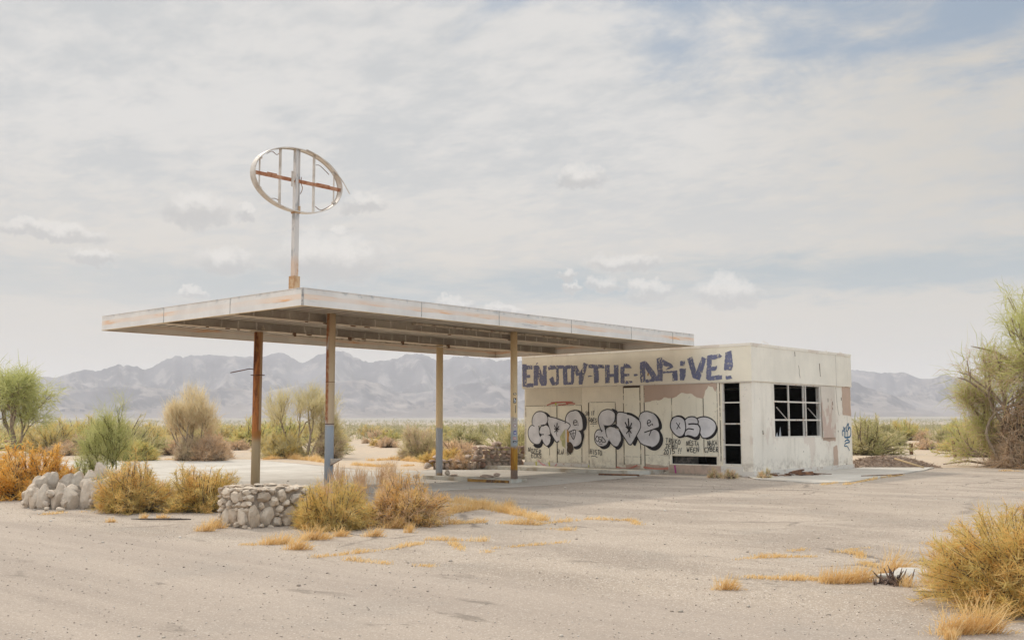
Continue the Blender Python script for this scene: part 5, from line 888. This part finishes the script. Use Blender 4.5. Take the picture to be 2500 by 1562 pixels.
# fallen boards, sticks, scrap
M_wood=mat('grey_driftwood',build=lambda t:t.mix(t.rng(t.noise(t.map(t.coord(),(4,4,4)),3,5,.65),.4,.65),(.33,.26,.20),(.17,.125,.09)),rough=1)
M_dark=mat('charred_stick',build=lambda t:t.mix(t.rng(t.noise(t.coord(),12,5,.65),.4,.65),(.055,.045,.04),(.13,.10,.08)),rough=1)
def stick(name,label,pts,r,m,cat='stick'):
    k=MB(); k.tube(pts,r,6); o=k.build(name,m,None,True); return tag(o,label,cat)
stick('burnt_stick','dark burnt stick lying in front of the tan bushes',[(.72,-3.98,.03),(1.05,-3.86,.035),(1.5,-3.62,.045),(1.78,-3.5,.05)],[.006,.016,.018,.009],M_dark)
stick('weathered_plank','pale splintered plank lying before the stone planter',[(2.05,-3.2,.03),(2.52,-3.52,.03)],.03,M_wood,'plank')
stick('fallen_batten','rusty batten lying in front of the graffiti wall',[(-2.45,13.35,.03),(-1.2,13.75,.03)],.03,M_rustm,'batten')
stick('fallen_branch','crooked dead branch under the big right tree',[(3.1,27.9,.05),(3.9,28.2,.18),(4.9,27.6,.1),(6.0,27.4,.05)],[.02,.04,.05,.03],M_wood,'branch')
stick('thin_branch','thin bent branch reaching from the leaning right post',[(1.2,36.6,.75),(1.7,36.4,.35),(2.7,35.6,.1),(3.6,35.4,.05)],.02,M_wood,'branch')
SCR=empty('scrap_heap',(2.7,16.9,.035)); tag(SCR,'flattened heap of rusty scrap strips on the side apron','scrap')
k=MB(); rs=random.Random(9)
for i in range(46):
    a=rs.uniform(-.3,1.2); L=rs.uniform(.12,.5); c=V3((rs.gauss(2.72,.24),rs.gauss(16.9,.62),.045+rs.uniform(0,.06))); d=V3((math.cos(a),math.sin(a),rs.uniform(-.08,.08)))*L/2; k.bar(c-d,c+d,rs.uniform(.02,.09),.012)
k.build('scrap_strip',M_rustm,SCR)['kind']='stuff'
k=MB(); k.tube([(2.25+.16*math.cos(a*.2094)-.1*math.sin(a*.2094),17.35+.6*math.sin(a*.2094),.12+.05*math.cos(a*.2094)) for a in range(31)],.02,5,cap=False); o=k.build('wire_hoop',M_rustm); tag(o,'bent wire hoop lying against the side wall','hoop')
k=MB(); 
for i in range(7): a=i*.5; k.bar((4.35+.08*i,17.3+.18*i,.05),(4.55+.07*i,17.55+.22*i,.06),.05,.015)
o=k.build('scrap_slats',M_rustm); o['kind']='stuff'; tag(o,'few dark slats lying at the edge of the side apron','scrap')
CH=MB(); CH.rock((13.05,-2.0,.0),(.46,.30,.12),rp,(0,0,.75),.45,0,3); o=CH.build('concrete_chunk',mat('whitewashed_concrete',build=lambda t:t.mix(t.rng(t.noise(t.coord(),6,5,.65),.42,.66),(.53,.50,.45),(.36,.33,.29)),rough=.95),None,True); tag(o,'half-buried whitish concrete chunk at the edge of the right bush','concrete chunk')
k=MB()
for i in range(34):
    a=rs.uniform(0,6.28); e=rs.uniform(.1,1.2); L=rs.uniform(.08,.2); d=V3((math.cos(a)*math.cos(e),math.sin(a)*math.cos(e),math.sin(e))); c=V3((13.02+rs.gauss(0,.07),-2.52+rs.gauss(0,.06),0)); k.tube([c,c+d*L*.6,c+d*L+V3((0,0,.02))],[.012,.010,.003],4)
o=k.build('spiky_dead_weed',mat('dark_dead_weed',build=lambda t:t.mix(t.rng(t.noise(t.coord(),20,3),.4,.6),(.06,.04,.035),(.22,.15,.11)),rough=1)); tag(o,'dark spiky dead weed beside the white concrete chunk','weed')
def fpost(x,y,h,r,label,lean=(0,0)):
    k=MB(); k.bar((x,y,-.05),(x+lean[0],y+lean[1],h),r*2,r*.7,side=(.75,.66,0)); k.bar((x,y,-.05),(x+lean[0],y+lean[1],h*.98),r*.6,r*1.8,side=(.75,.66,0)); o=k.build('fence_post',M_rustm); tag(o,label,'fence post')
fpost(-77.3,50.5,1.5,.06,'thin rusty fence post seen between the rusted post and the tan shrub'); fpost(-64.4,59.7,.95,.06,'short dark fence post in the scrub between the two middle canopy posts',(-.12,0)); fpost(-3.0,41.0,.58,.085,'squat rusty post just beyond the wood-chip mound'); fpost(.4,37.4,.78,.07,'leaning rusty post with a branch at its foot, left of the big tree',(-.08,0)); fpost(-72,34,1.4,.07,'dark post rising behind the green sapling'); fpost(-75,43,1.3,.05,'thin post left of the tall tan shrub')
# wood-chip mound
MO=empty('wood_chip_mound',(2.1,24.9,0)); tag(MO,'low mound of brown wood chips behind the side apron','mound')
rgm=np.random.default_rng(4); k=MB(); N_=14
P_=lambda i,j:(2.1+1.75*(i/N_*2-1)*.75-.9*(j/N_*2-1)*.6,24.9+1.75*(i/N_*2-1)*.66+.9*(j/N_*2-1)*.75,max(0,.40*(1-(i/N_*2-1)**2)*(1-(j/N_*2-1)**2)*(1+.35*noise.noise(V3((i*.5,j*.5,2)))))-.01)
for i in range(N_):
    for j in range(N_): k.face([P_(i,j),P_(i+1,j),P_(i+1,j+1),P_(i,j+1)])
M_chip=mat('brown_chips',build=lambda t:t.mix(t.rng(t.noise(t.coord(),7,5,.7),.4,.62),(.34,.25,.18),(.20,.135,.095)),rough=1)
k.build('earth_core',M_chip,MO,True)
uu=rgm.uniform(-1,1,(2600,2)); zz=.40*(1-uu[:,0]**2)*(1-uu[:,1]**2)
P0=np.stack([2.1+1.31*uu[:,0]-.54*uu[:,1],24.9+1.155*uu[:,0]+.675*uu[:,1],zz+.01],1); D_=rgm.normal(size=(2600,3))*np.array([1,1,.35])
Vc,Fc=twigs(P0,D_,rgm.uniform(.06,.2,2600),rgm.uniform(.012,.03,2600),rgm)
M_chl=leafmat('chip_mix',[(0,(.20,.13,.09)),(.5,(.36,.26,.19)),(1,(.48,.38,.30))],.05)
npmesh('chips',Vc,Fc,M_chl,None,MO)['kind']='stuff'
stick('bleached_pole','pale pole lying across the wood-chip mound',[(2.6,24.4,.34),(3.7,24.2,.06)],.035,mat('bleached_wood',(.50,.36,.20)),'pole')
# pebbles and litter on the lot
rg=np.random.default_rng(11); Vs=[];Fs=[]; iv=np.array([list(v) for v in ICO[1][0]]); fi=np.array(ICO[1][1]); n=6000
d=5+rg.uniform(0,1,n)**1.5*26; azp=-.7244+rg.uniform(-.58,.58,n)
px_=CAM[0]+d*np.sin(azp); py_=CAM[1]+d*np.cos(azp); s=rg.uniform(.003,.0065,n)*(1+rg.uniform(0,1,n)**30*2.6)*(1+d/26)
keep=~((px_>-8.6)&(px_<1.8)&(py_>14))
px_,py_,s=px_[keep],py_[keep],s[keep]; n=len(s); sc=np.stack([s*rg.uniform(.7,1.3,n),s*rg.uniform(.7,1.3,n),s*rg.uniform(.4,.8,n)],1)
Vp=iv[None]*sc[:,None,:]+np.stack([px_,py_,s*.2+.006],1)[:,None,:]; Fp=fi[None]+(np.arange(n)*len(iv))[:,None,None]
o=npmesh('pebbles',Vp.reshape(-1,3),Fp.reshape(-1,3),mat('mixed_pebble',build=lambda t:t.ramp(t.new('ShaderNodeNewGeometry').outputs['Random Per Island'],[(0,(.20,.16,.13)),(.3,(.36,.30,.24)),(.8,(.50,.43,.35)),(1,(.64,.58,.50))]),rough=1)); tag(o,'loose pebbles and grit scattered over the lot','pebbles',kind='stuff')
# ------------------------------------------------------------------ plants
L_gold=leafmat('golden_twigs',[(0,(.60,.34,.09)),(.35,(.80,.50,.17)),(.7,(.78,.56,.22)),(1,(.86,.68,.36))],.5)
L_orange=leafmat('orange_twigs',[(0,(.68,.33,.05)),(.5,(.84,.47,.10)),(1,(.86,.58,.20))],.5)
L_olive=leafmat('olive_gold_twigs',[(0,(.52,.38,.11)),(.4,(.68,.51,.17)),(.75,(.70,.56,.23)),(1,(.80,.66,.34))],.5)
L_tan=leafmat('tan_broom',[(0,(.55,.44,.26)),(.5,(.74,.61,.38)),(1,(.82,.72,.50))],.5)
L_dry=leafmat('dry_grey_twigs',[(0,(.42,.30,.20)),(.5,(.62,.47,.33)),(1,(.72,.59,.45))],.35)
L_pink=leafmat('pinkish_dry_twigs',[(0,(.60,.40,.22)),(.5,(.76,.54,.33)),(1,(.82,.65,.45))],.45)
L_green=leafmat('palo_verde_green',[(0,(.36,.36,.12)),(.45,(.54,.53,.20)),(1,(.66,.62,.30))],.5)
L_green2=leafmat('bright_palo_green',[(0,(.36,.37,.13)),(.5,(.53,.53,.21)),(1,(.66,.64,.32))],.5)
L_sage=leafmat('sage_olive',[(0,(.44,.37,.19)),(.5,(.62,.54,.30)),(1,(.72,.64,.40))],.5)
L_dkgreen=leafmat('creosote_green',[(0,(.28,.27,.11)),(.5,(.42,.39,.17)),(1,(.56,.50,.26))],.45)
L_straw=leafmat('straw_blades',[(0,(.66,.43,.17)),(.5,(.80,.56,.26)),(1,(.88,.70,.42))],.5)
L_wood=leafmat('twig_wood',[(0,(.10,.075,.055)),(1,(.26,.20,.15))],0)
M_bark=mat('grey_brown_bark',build=lambda t:t.mix(t.rng(t.noise(t.map(t.coord(),(6,6,1.5)),1.5,5,.65),.4,.65),(.36,.28,.20),(.19,.14,.10)),rough=1)
M_gbark=mat('green_palo_bark',build=lambda t:t.mix(t.rng(t.noise(t.coord(),5,4,.6),.4,.65),(.20,.20,.06),(.15,.13,.06)),rough=1)
def bush(name,label,x,y,seed,rx,ry,h,mats,group=None,cat='bush',rz=.7244,**kw):
    """one bush is one mesh: twigs, dry twigs and stems"""
    o=bush_mesh(name,mats,seed,rx,ry,h,**kw); o.location=(x,y,0); o.rotation_euler=(0,0,rz); tag(o,label,cat,group); return o
G='dry bushes round the lot'
bush('tan_bush','rounded tan dry bush right of the boulder ring',-.85,-3.1,1,.86,.8,.98,[L_gold,L_olive,L_wood],G,tw=15000,dryfrac=.4,stems=330,L=.13,W=.0075,spread=.85,up=.1)
bush('yellow_green_bush','yellowish dry bush left of the stone planter',-.02,-2.15,2,.8,.76,.92,[L_olive,L_gold,L_wood],G,tw=14000,dryfrac=.45,stems=320,L=.13,W=.0075,spread=.85,up=.1)
bush('yellow_green_bush','olive yellow bush hugging the right side of the stone planter',4.35,-2.65,3,.84,.72,.76,[L_olive,L_gold,L_wood],G,tw=15000,dryfrac=.25,stems=320,L=.12,W=.0068,spread=.85,up=.1)
bush('tan_bush','brownish bush with grey dead twigs right of the olive yellow one',4.75,-1.5,4,.80,.74,.80,[L_gold,L_pink,L_wood],G,tw=14000,dryfrac=.55,stems=300,L=.12,W=.0068,spread=.85,up=.1)
bush('orange_bush','large orange dry bush left of the boulder ring',-5.9,-2.75,5,1.15,1.1,1.22,[L_orange,L_gold,L_wood],G,tw=15000,dryfrac=.25,stems=330,L=.16,W=.012,spread=.85,up=.1)
bush('orange_bush','orange bush cut by the left edge of the view',-7.4,-3.2,6,.95,.95,1.05,[L_orange,L_gold,L_wood],G,tw=9500,dryfrac=.25,stems=240,L=.16,W=.012,spread=.85,up=.1)
bush('golden_bush','big golden bush at the right edge in the foreground',14.5,-3.0,7,.98,.85,.95,[L_olive,L_gold,L_wood],G,tw=30000,dryfrac=.45,stems=460,L=.12,W=.0054,spread=.85,up=.1)
bush('golden_bush','small gold sprig growing from the top of the right edge bush',14.25,-1.2,8,.42,.42,1.12,[L_gold,L_gold,L_wood],G,tw=7000,dryfrac=.5,stems=110,L=.15,W=.0045)
bush('golden_bush','low sparse gold bush between the white chunk and the big right bush',13.75,-2.6,9,.5,.45,.55,[L_gold,L_pink,L_wood],G,tw=4200,dryfrac=.5,stems=90,L=.15,W=.0042)
bush('green_sprig','small green shrub growing inside the boulder ring',-3.05,-2.45,10,.5,.45,.72,[L_green2,L_green,L_wood],None,'shrub',tw=3600,dryfrac=.3,stems=70,L=.14)
bush('green_sprig','dark low green shrub behind the boulder ring',-7.0,-1.0,12,.55,.5,.8,[L_green,L_dkgreen,L_wood],None,'shrub',tw=3000,dryfrac=.3,stems=70,L=.16,W=.009)
def plume(name,label,x,y,seed,h,n=420):
    r=np.random.default_rng(seed); P0=np.stack([r.normal(0,.05,n),r.normal(0,.05,n),r.uniform(0,h*.75,n)],1); D=np.stack([r.normal(.1,.22,n),r.normal(0,.22,n),np.ones(n)],1); P0[:,:2]*=(1+P0[:,2:3]*1.6)
    V,F=twigs(P0,D,h*r.uniform(.2,.42,n),r.uniform(.005,.009,n),r,.25,.05); o=npmesh(name,V,F,L_pink); o.location=(x,y,0); tag(o,label,'tall grass')
plume('tall_dry_grass','wispy pinkish plume of tall dry grass behind the planter, left one of the pair',1.55,-.25,31,.84); plume('tall_dry_grass','wispy plume of tall dry grass standing against the blue-footed post',1.95,-.05,32,.80); plume('tall_dry_grass','broad pale plume of dry grass behind the olive yellow bush',2.75,-.1,33,.9,900); plume('tall_dry_grass','pale dry grass between the planter and the olive bush',3.55,-2.1,34,.72,300)
def tuft(label,x,y,h,seed):
    r=np.random.default_rng(seed); n=int(80+h*520); rr=.05+h*.34
    q=r.normal(0,rr*.62,n); P0=np.stack([q*.75-r.normal(0,rr*.26,n)*.66,q*.66+r.normal(0,rr*.26,n)*.75,np.zeros(n)],1); D=np.concatenate([P0[:,:2]/rr*.55+r.normal(size=(n,2))*.34+np.array([.36,.22]),np.ones((n,1))],1)
    V,F=twigs(P0,D,h*r.uniform(.35,1.2,n)*np.exp(-(q/(rr*1.1))**2),r.uniform(.0035,.006,n)*(1+h),r,.28,.2); o=npmesh('grass_tuft',V,F,L_straw); o.location=(x,y,.006); tag(o,label,'grass tuft','golden grass tufts in the asphalt cracks')
TL={0:'thin pale tuft standing alone in front of the olive yellow bush',1:'bushy gold tuft at the foot of the olive yellow bush',2:'left end of the row of gold tufts before the planter',3:'gold tuft in the middle of the row before the planter',4:'squat gold tuft right of the olive yellow bush foot',5:'spreading gold tuft under the brownish bush',6:'tall gold tuft at the right foot of the brownish bush',8:'dense gold tuft on the long grass arc nearest the canopy shade',9:'small gold tuft left of the planter corner',10:'taller gold tuft touching the planter left corner',11:'tiny gold tuft left of the burnt stick',12:'gold tuft at the foot of the yellowish bush',14:'lone gold tuft in the open lot, far from other grass',15:'low gold tuft in the long crack left of the white chunk',16:'biggest gold tuft in the long crack left of the white chunk',18:'feathery gold tuft just behind the white chunk',20:'gold tuft at the very bottom under the right bush, left one',21:'largest gold tuft at the very bottom under the right bush'}
vg=[]; rgt=np.random.default_rng(77)
for i,((x,y),h) in enumerate(TUFT):
    if i in TL: tuft(TL[i],x,y,h,100+i)
    else:
        n=120; P0=np.stack([x+rgt.normal(0,h*.25,n),y+rgt.normal(0,h*.25,n),np.full(n,.006)],1); D=np.stack([rgt.normal(.2,.3,n),rgt.normal(.1,.3,n),np.ones(n)],1); vg.append(twigs(P0,D,h*rgt.uniform(.5,1.1,n),rgt.uniform(.004,.007,n),rgt,.2,.1))
tuft('gold tuft growing at the step end, in the row before the planter',5.35,-3.88,.12,140); tuft('gold tuft closing the right end of the row before the planter',5.42,-3.6,.12,141)
for dens,h,line in GRASS:
    for a,b_ in zip(line[:-1],line[1:]):
        a,b_=np.array(a),np.array(b_); L=np.linalg.norm(b_-a); far=np.linalg.norm(a-np.array(CAM[:2])); n=int(L*dens*(4 if far<25 else 2.2))
        t=rgt.uniform(0,1,n); cl=np.array([noise.noise(V3((a[0]*3+q*L*2.3,a[1]*3,5))) for q in t]); ok=cl>(-.3 if h>.1 else -.26); t=t[ok]; n=len(t); cl=cl[ok]
        if n<2: continue
        wv=.05+h*.5; P0=np.concatenate([a+(b_-a)*t[:,None]+rgt.normal(size=(n,2))*wv*.5,np.full((n,1),.006)],1); D=np.concatenate([rgt.normal(size=(n,2))*.4+np.array([.25,.15]),np.ones((n,1))],1)
        hh=h*(.5+1.3*np.clip(cl+.2,0,1))*rgt.uniform(.6,1.2,n); vg.append(twigs(P0,D,hh,rgt.uniform(.0035,.006,n)*(1+far/24),rgt,.28,.16))
V,F=merge(vg); o=npmesh('dry_grass',V,F,L_straw); tag(o,'dry golden grass growing along cracks in the lot','grass',kind='stuff')
for i,(x,y) in enumerate(WEEDS): bush('wall_weed',['grey-green weed at the wall foot below the tall window','second grey-green weed by the wall foot, nearer the corner','small straw weed by the building corner'][i],x,y-.25,300+i,.26,.22,.3,[L_sage,L_pink,L_wood],None,'weed',tw=700,stems=30,L=.12,W=.008)
SCL={'palo_verde_sapling':(.72,.72,.95),'palo_verde_tree':(.84,.84,.92),'tan_shrub_tree':(.68,.68,.86),'palo_verde_shrub':(.84,.84,.88),'old_palo_verde':(.92,.92,1.03)}
# trees and tall shrubs
tree('palo_verde_sapling','thin green palo verde sapling behind the boulder ring','sapling',(-6.6,-.75,0),41,[((0,0,0),(-.25,0,1),.62,.035),((.05,0,0),(.6,.45,.75),.62,.035),((0,.03,0),(.25,.2,1),.74,.03),((0,0,0),(.4,.35,1),.5,.028),((0,0,0),(-.7,-.5,.6),.45,.022)],[L_green2,L_green,M_gbark],4,2,.40,.0085,.34,.0,.44)
tree('palo_verde_tree','leafy green palo verde tree at the left edge','tree',(-41.0,11.7,0),42,[((0,0,0),(.15,.1,1),1.75,.17),((0,0,0),(-.35,-.2,1),1.6,.13),((0,0,0),(.6,.5,.9),1.5,.10)],[L_green2,L_green,M_bark],4,4,1.0,.034,.40,.35,.5)
tree('tan_shrub_tree','tall tan broom-like shrub behind the concrete, left of the rusted post','shrub',(-24.4,12.3,0),57,[((0,0,0),(.1,.05,1),1.15,.07),((.15,.1,0),(.55,.45,1),1.05,.06),((-.15,-.1,0),(-.5,-.42,1),1.05,.06),((0,.1,0),(-.15,.2,1),1.2,.05),((.1,-.1,0),(.3,-.1,1),1.15,.05)],[L_tan,L_pink,M_bark],3,18,.74,.018,.26,-.06,.34,None,(2,2),4,.2)
bush('dry_shrub','dense brown twig skirt under the broom-like shrub',-24.3,12.2,63,.62,.62,1.1,[L_dry,L_tan,L_wood],None,'shrub',tw=6000,stems=130,L=.34,W=.014)
bush('tan_bush','pinkish tan dry bush at the right foot of the broom-like shrub',-23.5,12.8,44,.85,.8,1.35,[L_pink,L_dry,L_wood],None,tw=7000,stems=150,L=.36,W=.016,dryfrac=.35)
bush('green_sprig','low green bush at the left foot of the broom-like shrub',-26.3,10.9,45,1.1,1.0,1.0,[L_olive,L_green,L_wood],None,'shrub',tw=4500,stems=110,L=.3,W=.018)
tree('palo_verde_shrub','wide palo verde shrub between the rusted post and the blue-footed post','shrub',(-23.1,17.75,0),46,[((0,0,0),(.15,.1,1),1.35,.09),((.2,.1,0),(.75,.65,1),1.25,.07),((-.3,-.2,0),(-.8,-.7,.9),1.35,.06),((0,0,0),(-.3,-.25,1),1.3,.06),((.5,.4,0),(.9,.8,.5),.9,.05)],[L_sage,L_tan,M_bark],3,13,.72,.019,.28,-.06,.36,None,(2,2),3,.16)
bush('sage_shrub','low olive skirt of shrub left of the wide palo verde',-23.9,17.1,47,1.15,.95,1.2,[L_sage,L_olive,L_wood],None,'shrub',tw=7000,stems=150,L=.4,W=.018)
bush('sage_shrub','dry grey shrub under the wide palo verde',-22.2,18.5,48,.8,.75,1.3,[L_dry,L_sage,L_wood],None,'shrub',tw=5000,stems=120,L=.36,W=.017)
bush('dead_shrub','grey dry shrub behind the pump island, left of its grey post',-16.9,19.4,49,1.05,1.0,1.7,[L_sage,L_dry,L_wood],None,'shrub',tw=6500,stems=130,L=.38,W=.016)
bush('tan_bush','small dry bush at the end of the ruined wall',-8.75,13.55,50,.5,.45,.62,[L_pink,L_dry,L_wood],None,tw=2600,stems=70,L=.2,W=.01)
bush('golden_bush','low yellow bush behind the ruined wall',-11.2,15.2,51,1.0,.8,.72,[L_olive,L_gold,L_wood],None,tw=5000,stems=110,L=.24,W=.013)
bush('tan_bush','pale dry bush beside the rusted post, beyond the concrete',-25.5,14.5,52,.75,.7,1.0,[L_pink,L_dry,L_wood],None,tw=4000,stems=100,L=.28,W=.014)
TR=tree('old_palo_verde','large old palo verde with dead limbs at the right edge','tree',(7.1,28.1,0),53,[((0,0,0),(-.15,-.05,1),2.1,.26),((.5,.3,0),(.35,.3,1),2.2,.22),((-.3,-.3,.2),(-.95,-.75,1.0),1.6,.15),((.2,0,0),(.1,-.4,1),1.9,.16),((-.1,.2,.3),(-.5,-.3,1.2),1.9,.15)],[L_green,L_dry,M_bark],4,6,.75,.020,.38,.30,.5,None,(2,3),5,.16,.72)
tree('old_palo_verde','second palo verde cut by the right edge, behind the large one','tree',(9.6,31.2,0),54,[((0,0,0),(0,0,1),1.9,.2),((0,0,0),(.4,.2,1),1.8,.15),((0,0,0),(-.4,-.2,1),1.7,.14)],[L_green,L_dry,M_bark],4,6,.75,.021,.38,.3,.5,None,(2,3),3,.14)
bush('dead_shrub','heap of dead grey twigs round the foot of the large right tree',6.3,27.6,55,1.9,1.5,1.05,[L_dry,L_dry,L_wood],None,'dead brush',tw=4600,stems=170,L=.40,W=.022)
bush('dead_shrub','tall mass of hanging dead twigs against the large right tree trunk',6.2,27.2,56,1.25,1.1,2.9,[L_dry,L_pink,L_wood],None,'dead brush',tw=5200,stems=150,L=.46,W=.022,spread=.5,up=-.5,dryfrac=.4)
k=MB()
for pts,r in (([(4.9,26.3,0),(4.7,26.1,.6),(4.5,25.9,1.2),(4.75,26.2,1.9),(5.6,26.9,2.6)],[.07,.06,.055,.04,.03]),([(4.95,26.3,0),(5.1,26.3,.5),(4.85,26.05,1.0)],[.05,.04,.015]),([(5.6,26.8,3.4),(5.0,26.2,4.0),(4.2,25.5,4.25)],[.07,.05,.012]),([(5.4,26.6,2.9),(4.7,25.9,3.5),(4.55,25.8,3.95)],[.07,.05,.012]),([(4.7,26.1,2.4),(4.1,25.5,3.0),(3.75,25.15,3.15)],[.05,.035,.012]),([(4.1,25.5,3.0),(4.15,25.5,3.45)],[.035,.01])): k.tube(catmull(pts,False,3),[q for q in np.interp(np.linspace(0,1,(len(pts)-1)*3+1),np.linspace(0,1,len(r)),r)],6)
dl=k.build('dead_limb',M_bark); dl.parent=TR; dl.matrix_parent_inverse=Matrix.Translation(V3((.5,.4,0))-V3(TR.location))
for o in bpy.data.objects:
    if o.parent is None and o.name in SCL: o.scale=SCL[o.name]
# desert scrub one can count, copied from a handful of grown shrubs
KIND=[('creosote_bush','dark green creosote bush in the scrub beyond the lot',[L_dkgreen,L_sage,L_wood]),('sage_shrub','olive green shrub in the scrub beyond the lot',[L_sage,L_olive,L_wood]),('dry_shrub','pale brown dry shrub in the scrub beyond the lot',[L_pink,L_dry,L_wood]),('green_shrub','yellow-green shrub in the scrub beyond the lot',[L_green,L_olive,L_wood]),('golden_shrub','golden low shrub in the scrub beyond the lot',[L_olive,L_gold,L_wood])]
protos=[]
for i,(nm,lab,ms) in enumerate(KIND):
    for j in range(2):
        o=bush_mesh(nm,ms,400+i*10+j,1.0,1.0,1.0,stems=90,tw=3000,L=.26,W=.016,spread=.6,lump=.5); protos.append((i,o)); 
rs=random.Random(99); used=set(); cnt=0
def inside(x,y,poly):
    c=False;n=len(poly)
    for i in range(n):
        (x1,y1),(x2,y2)=poly[i],poly[(i+1)%n]
        if (y1>y)!=(y2>y) and x<(x2-x1)*(y-y1)/(y2-y1)+x1: c=not c
    return c
spots=[]
tries=0
while len(spots)<190 and tries<6000:
    tries+=1; a=-.7244+rs.uniform(-.56,.56); dd=46+rs.random()**1.3*95; x,y=CAM[0]+dd*math.sin(a),CAM[1]+dd*math.cos(a)
    if inside(x,y,LOT) or (-.7<a<-.405 and dd>30) or (dd<56 and a<-.7 and rs.random()<.85) or (dd<50 and a>-.4): continue
    if (dd<75 and -.98<a<-.72 and rs.random()<.6): continue
    if -.375<a<-.305 and dd<64: continue
    if any((x-u)**2+(y-v)**2<(1.2+dd*.012)**2 for u,v in spots): continue
    spots.append((x,y)); w=[.17,.34,.30,.14,.05]; i=rs.choices(range(5),w)[0]; pr=[o for k_,o in protos if k_==i]; src=rs.choice(pr)
    if src.name in used: o=src.copy(); COL.objects.link(o)
    else: o=src; used.add(src.name)
    hgt={0:(1.0,1.9),1:(.9,1.9),2:(.5,1.2),3:(1.0,2.2),4:(.4,.9)}[i]; h=rs.uniform(*hgt); wd=h*rs.uniform(.75,1.35)
    o.location=(x,y,-.02); o.scale=(wd,wd*rs.uniform(.8,1.2),h); o.rotation_euler=(0,0,rs.uniform(0,6.28)); tag(o,KIND[i][1],'shrub','desert scrub beyond the lot')
for i,o in protos:
    if o.name not in used: bpy.data.objects.remove(o)
bush('creosote_bush','tall dark green bush right of the building, above the scrub',-13.0,61.2,60,1.7,1.6,2.1,[L_dkgreen,L_sage,L_wood],None,'shrub',tw=6500,stems=110,L=.34,W=.03,lump=.4)
bush('green_shrub','yellow-green thicket right behind the side wall end',-8.2,43.5,61,2.6,1.6,1.5,[L_sage,L_tan,L_wood],None,'shrub',tw=7000,stems=150,L=.4,W=.02)
bush('green_shrub','green bush left of the large right tree, in front of the far scrub',1.6,52,62,2.2,1.8,1.9,[L_green,L_sage,L_wood],None,'shrub',tw=6000,stems=130,L=.45,W=.024)
# far scrub reading as one mass
rg=np.random.default_rng(5); parts=[]; 
for n,d0,d1,per,L,W in ((900,105,260,34,.75,.085),(1500,260,620,16,1.1,.2),(2600,620,1700,8,1.6,.5)):
    a=-.7244+rg.uniform(-.62,.62,n); d=np.sqrt(rg.uniform(d0**2,d1**2,n)); x=CAM[0]+d*np.sin(a); y=CAM[1]+d*np.cos(a); hgt=rg.uniform(.5,1.7,n)*(1+(rg.uniform(size=n)<.12)*.7); wd=hgt*rg.uniform(.8,1.6,n)
    i=np.repeat(np.arange(n),per); m=len(i); z0=np.where(d[i]>650,26*(np.maximum(d[i]-650,0)/2850)**1.25,0)
    P0=np.stack([x[i]+rg.normal(size=m)*wd[i]*.45,y[i]+rg.normal(size=m)*wd[i]*.45,z0+np.abs(rg.normal(size=m))*hgt[i]*.35],1); D=rg.normal(size=(m,3))*.8+np.array([0,0,.8]); parts.append(twigs(P0,D,L*rg.uniform(.5,1.2,m),W*rg.uniform(.6,1.3,m),rg))
V,F=merge(parts); o=npmesh('far_scrub',V,F,[leafmat('far_scrub_mix',[(0,(.24,.23,.12)),(.5,(.38,.35,.20)),(1,(.50,.44,.30))],.35)]); tag(o,'far belt of low desert scrub covering the valley floor','scrub',kind='stuff')
for o in bpy.data.objects:
    if 'local' in o: del o['local']
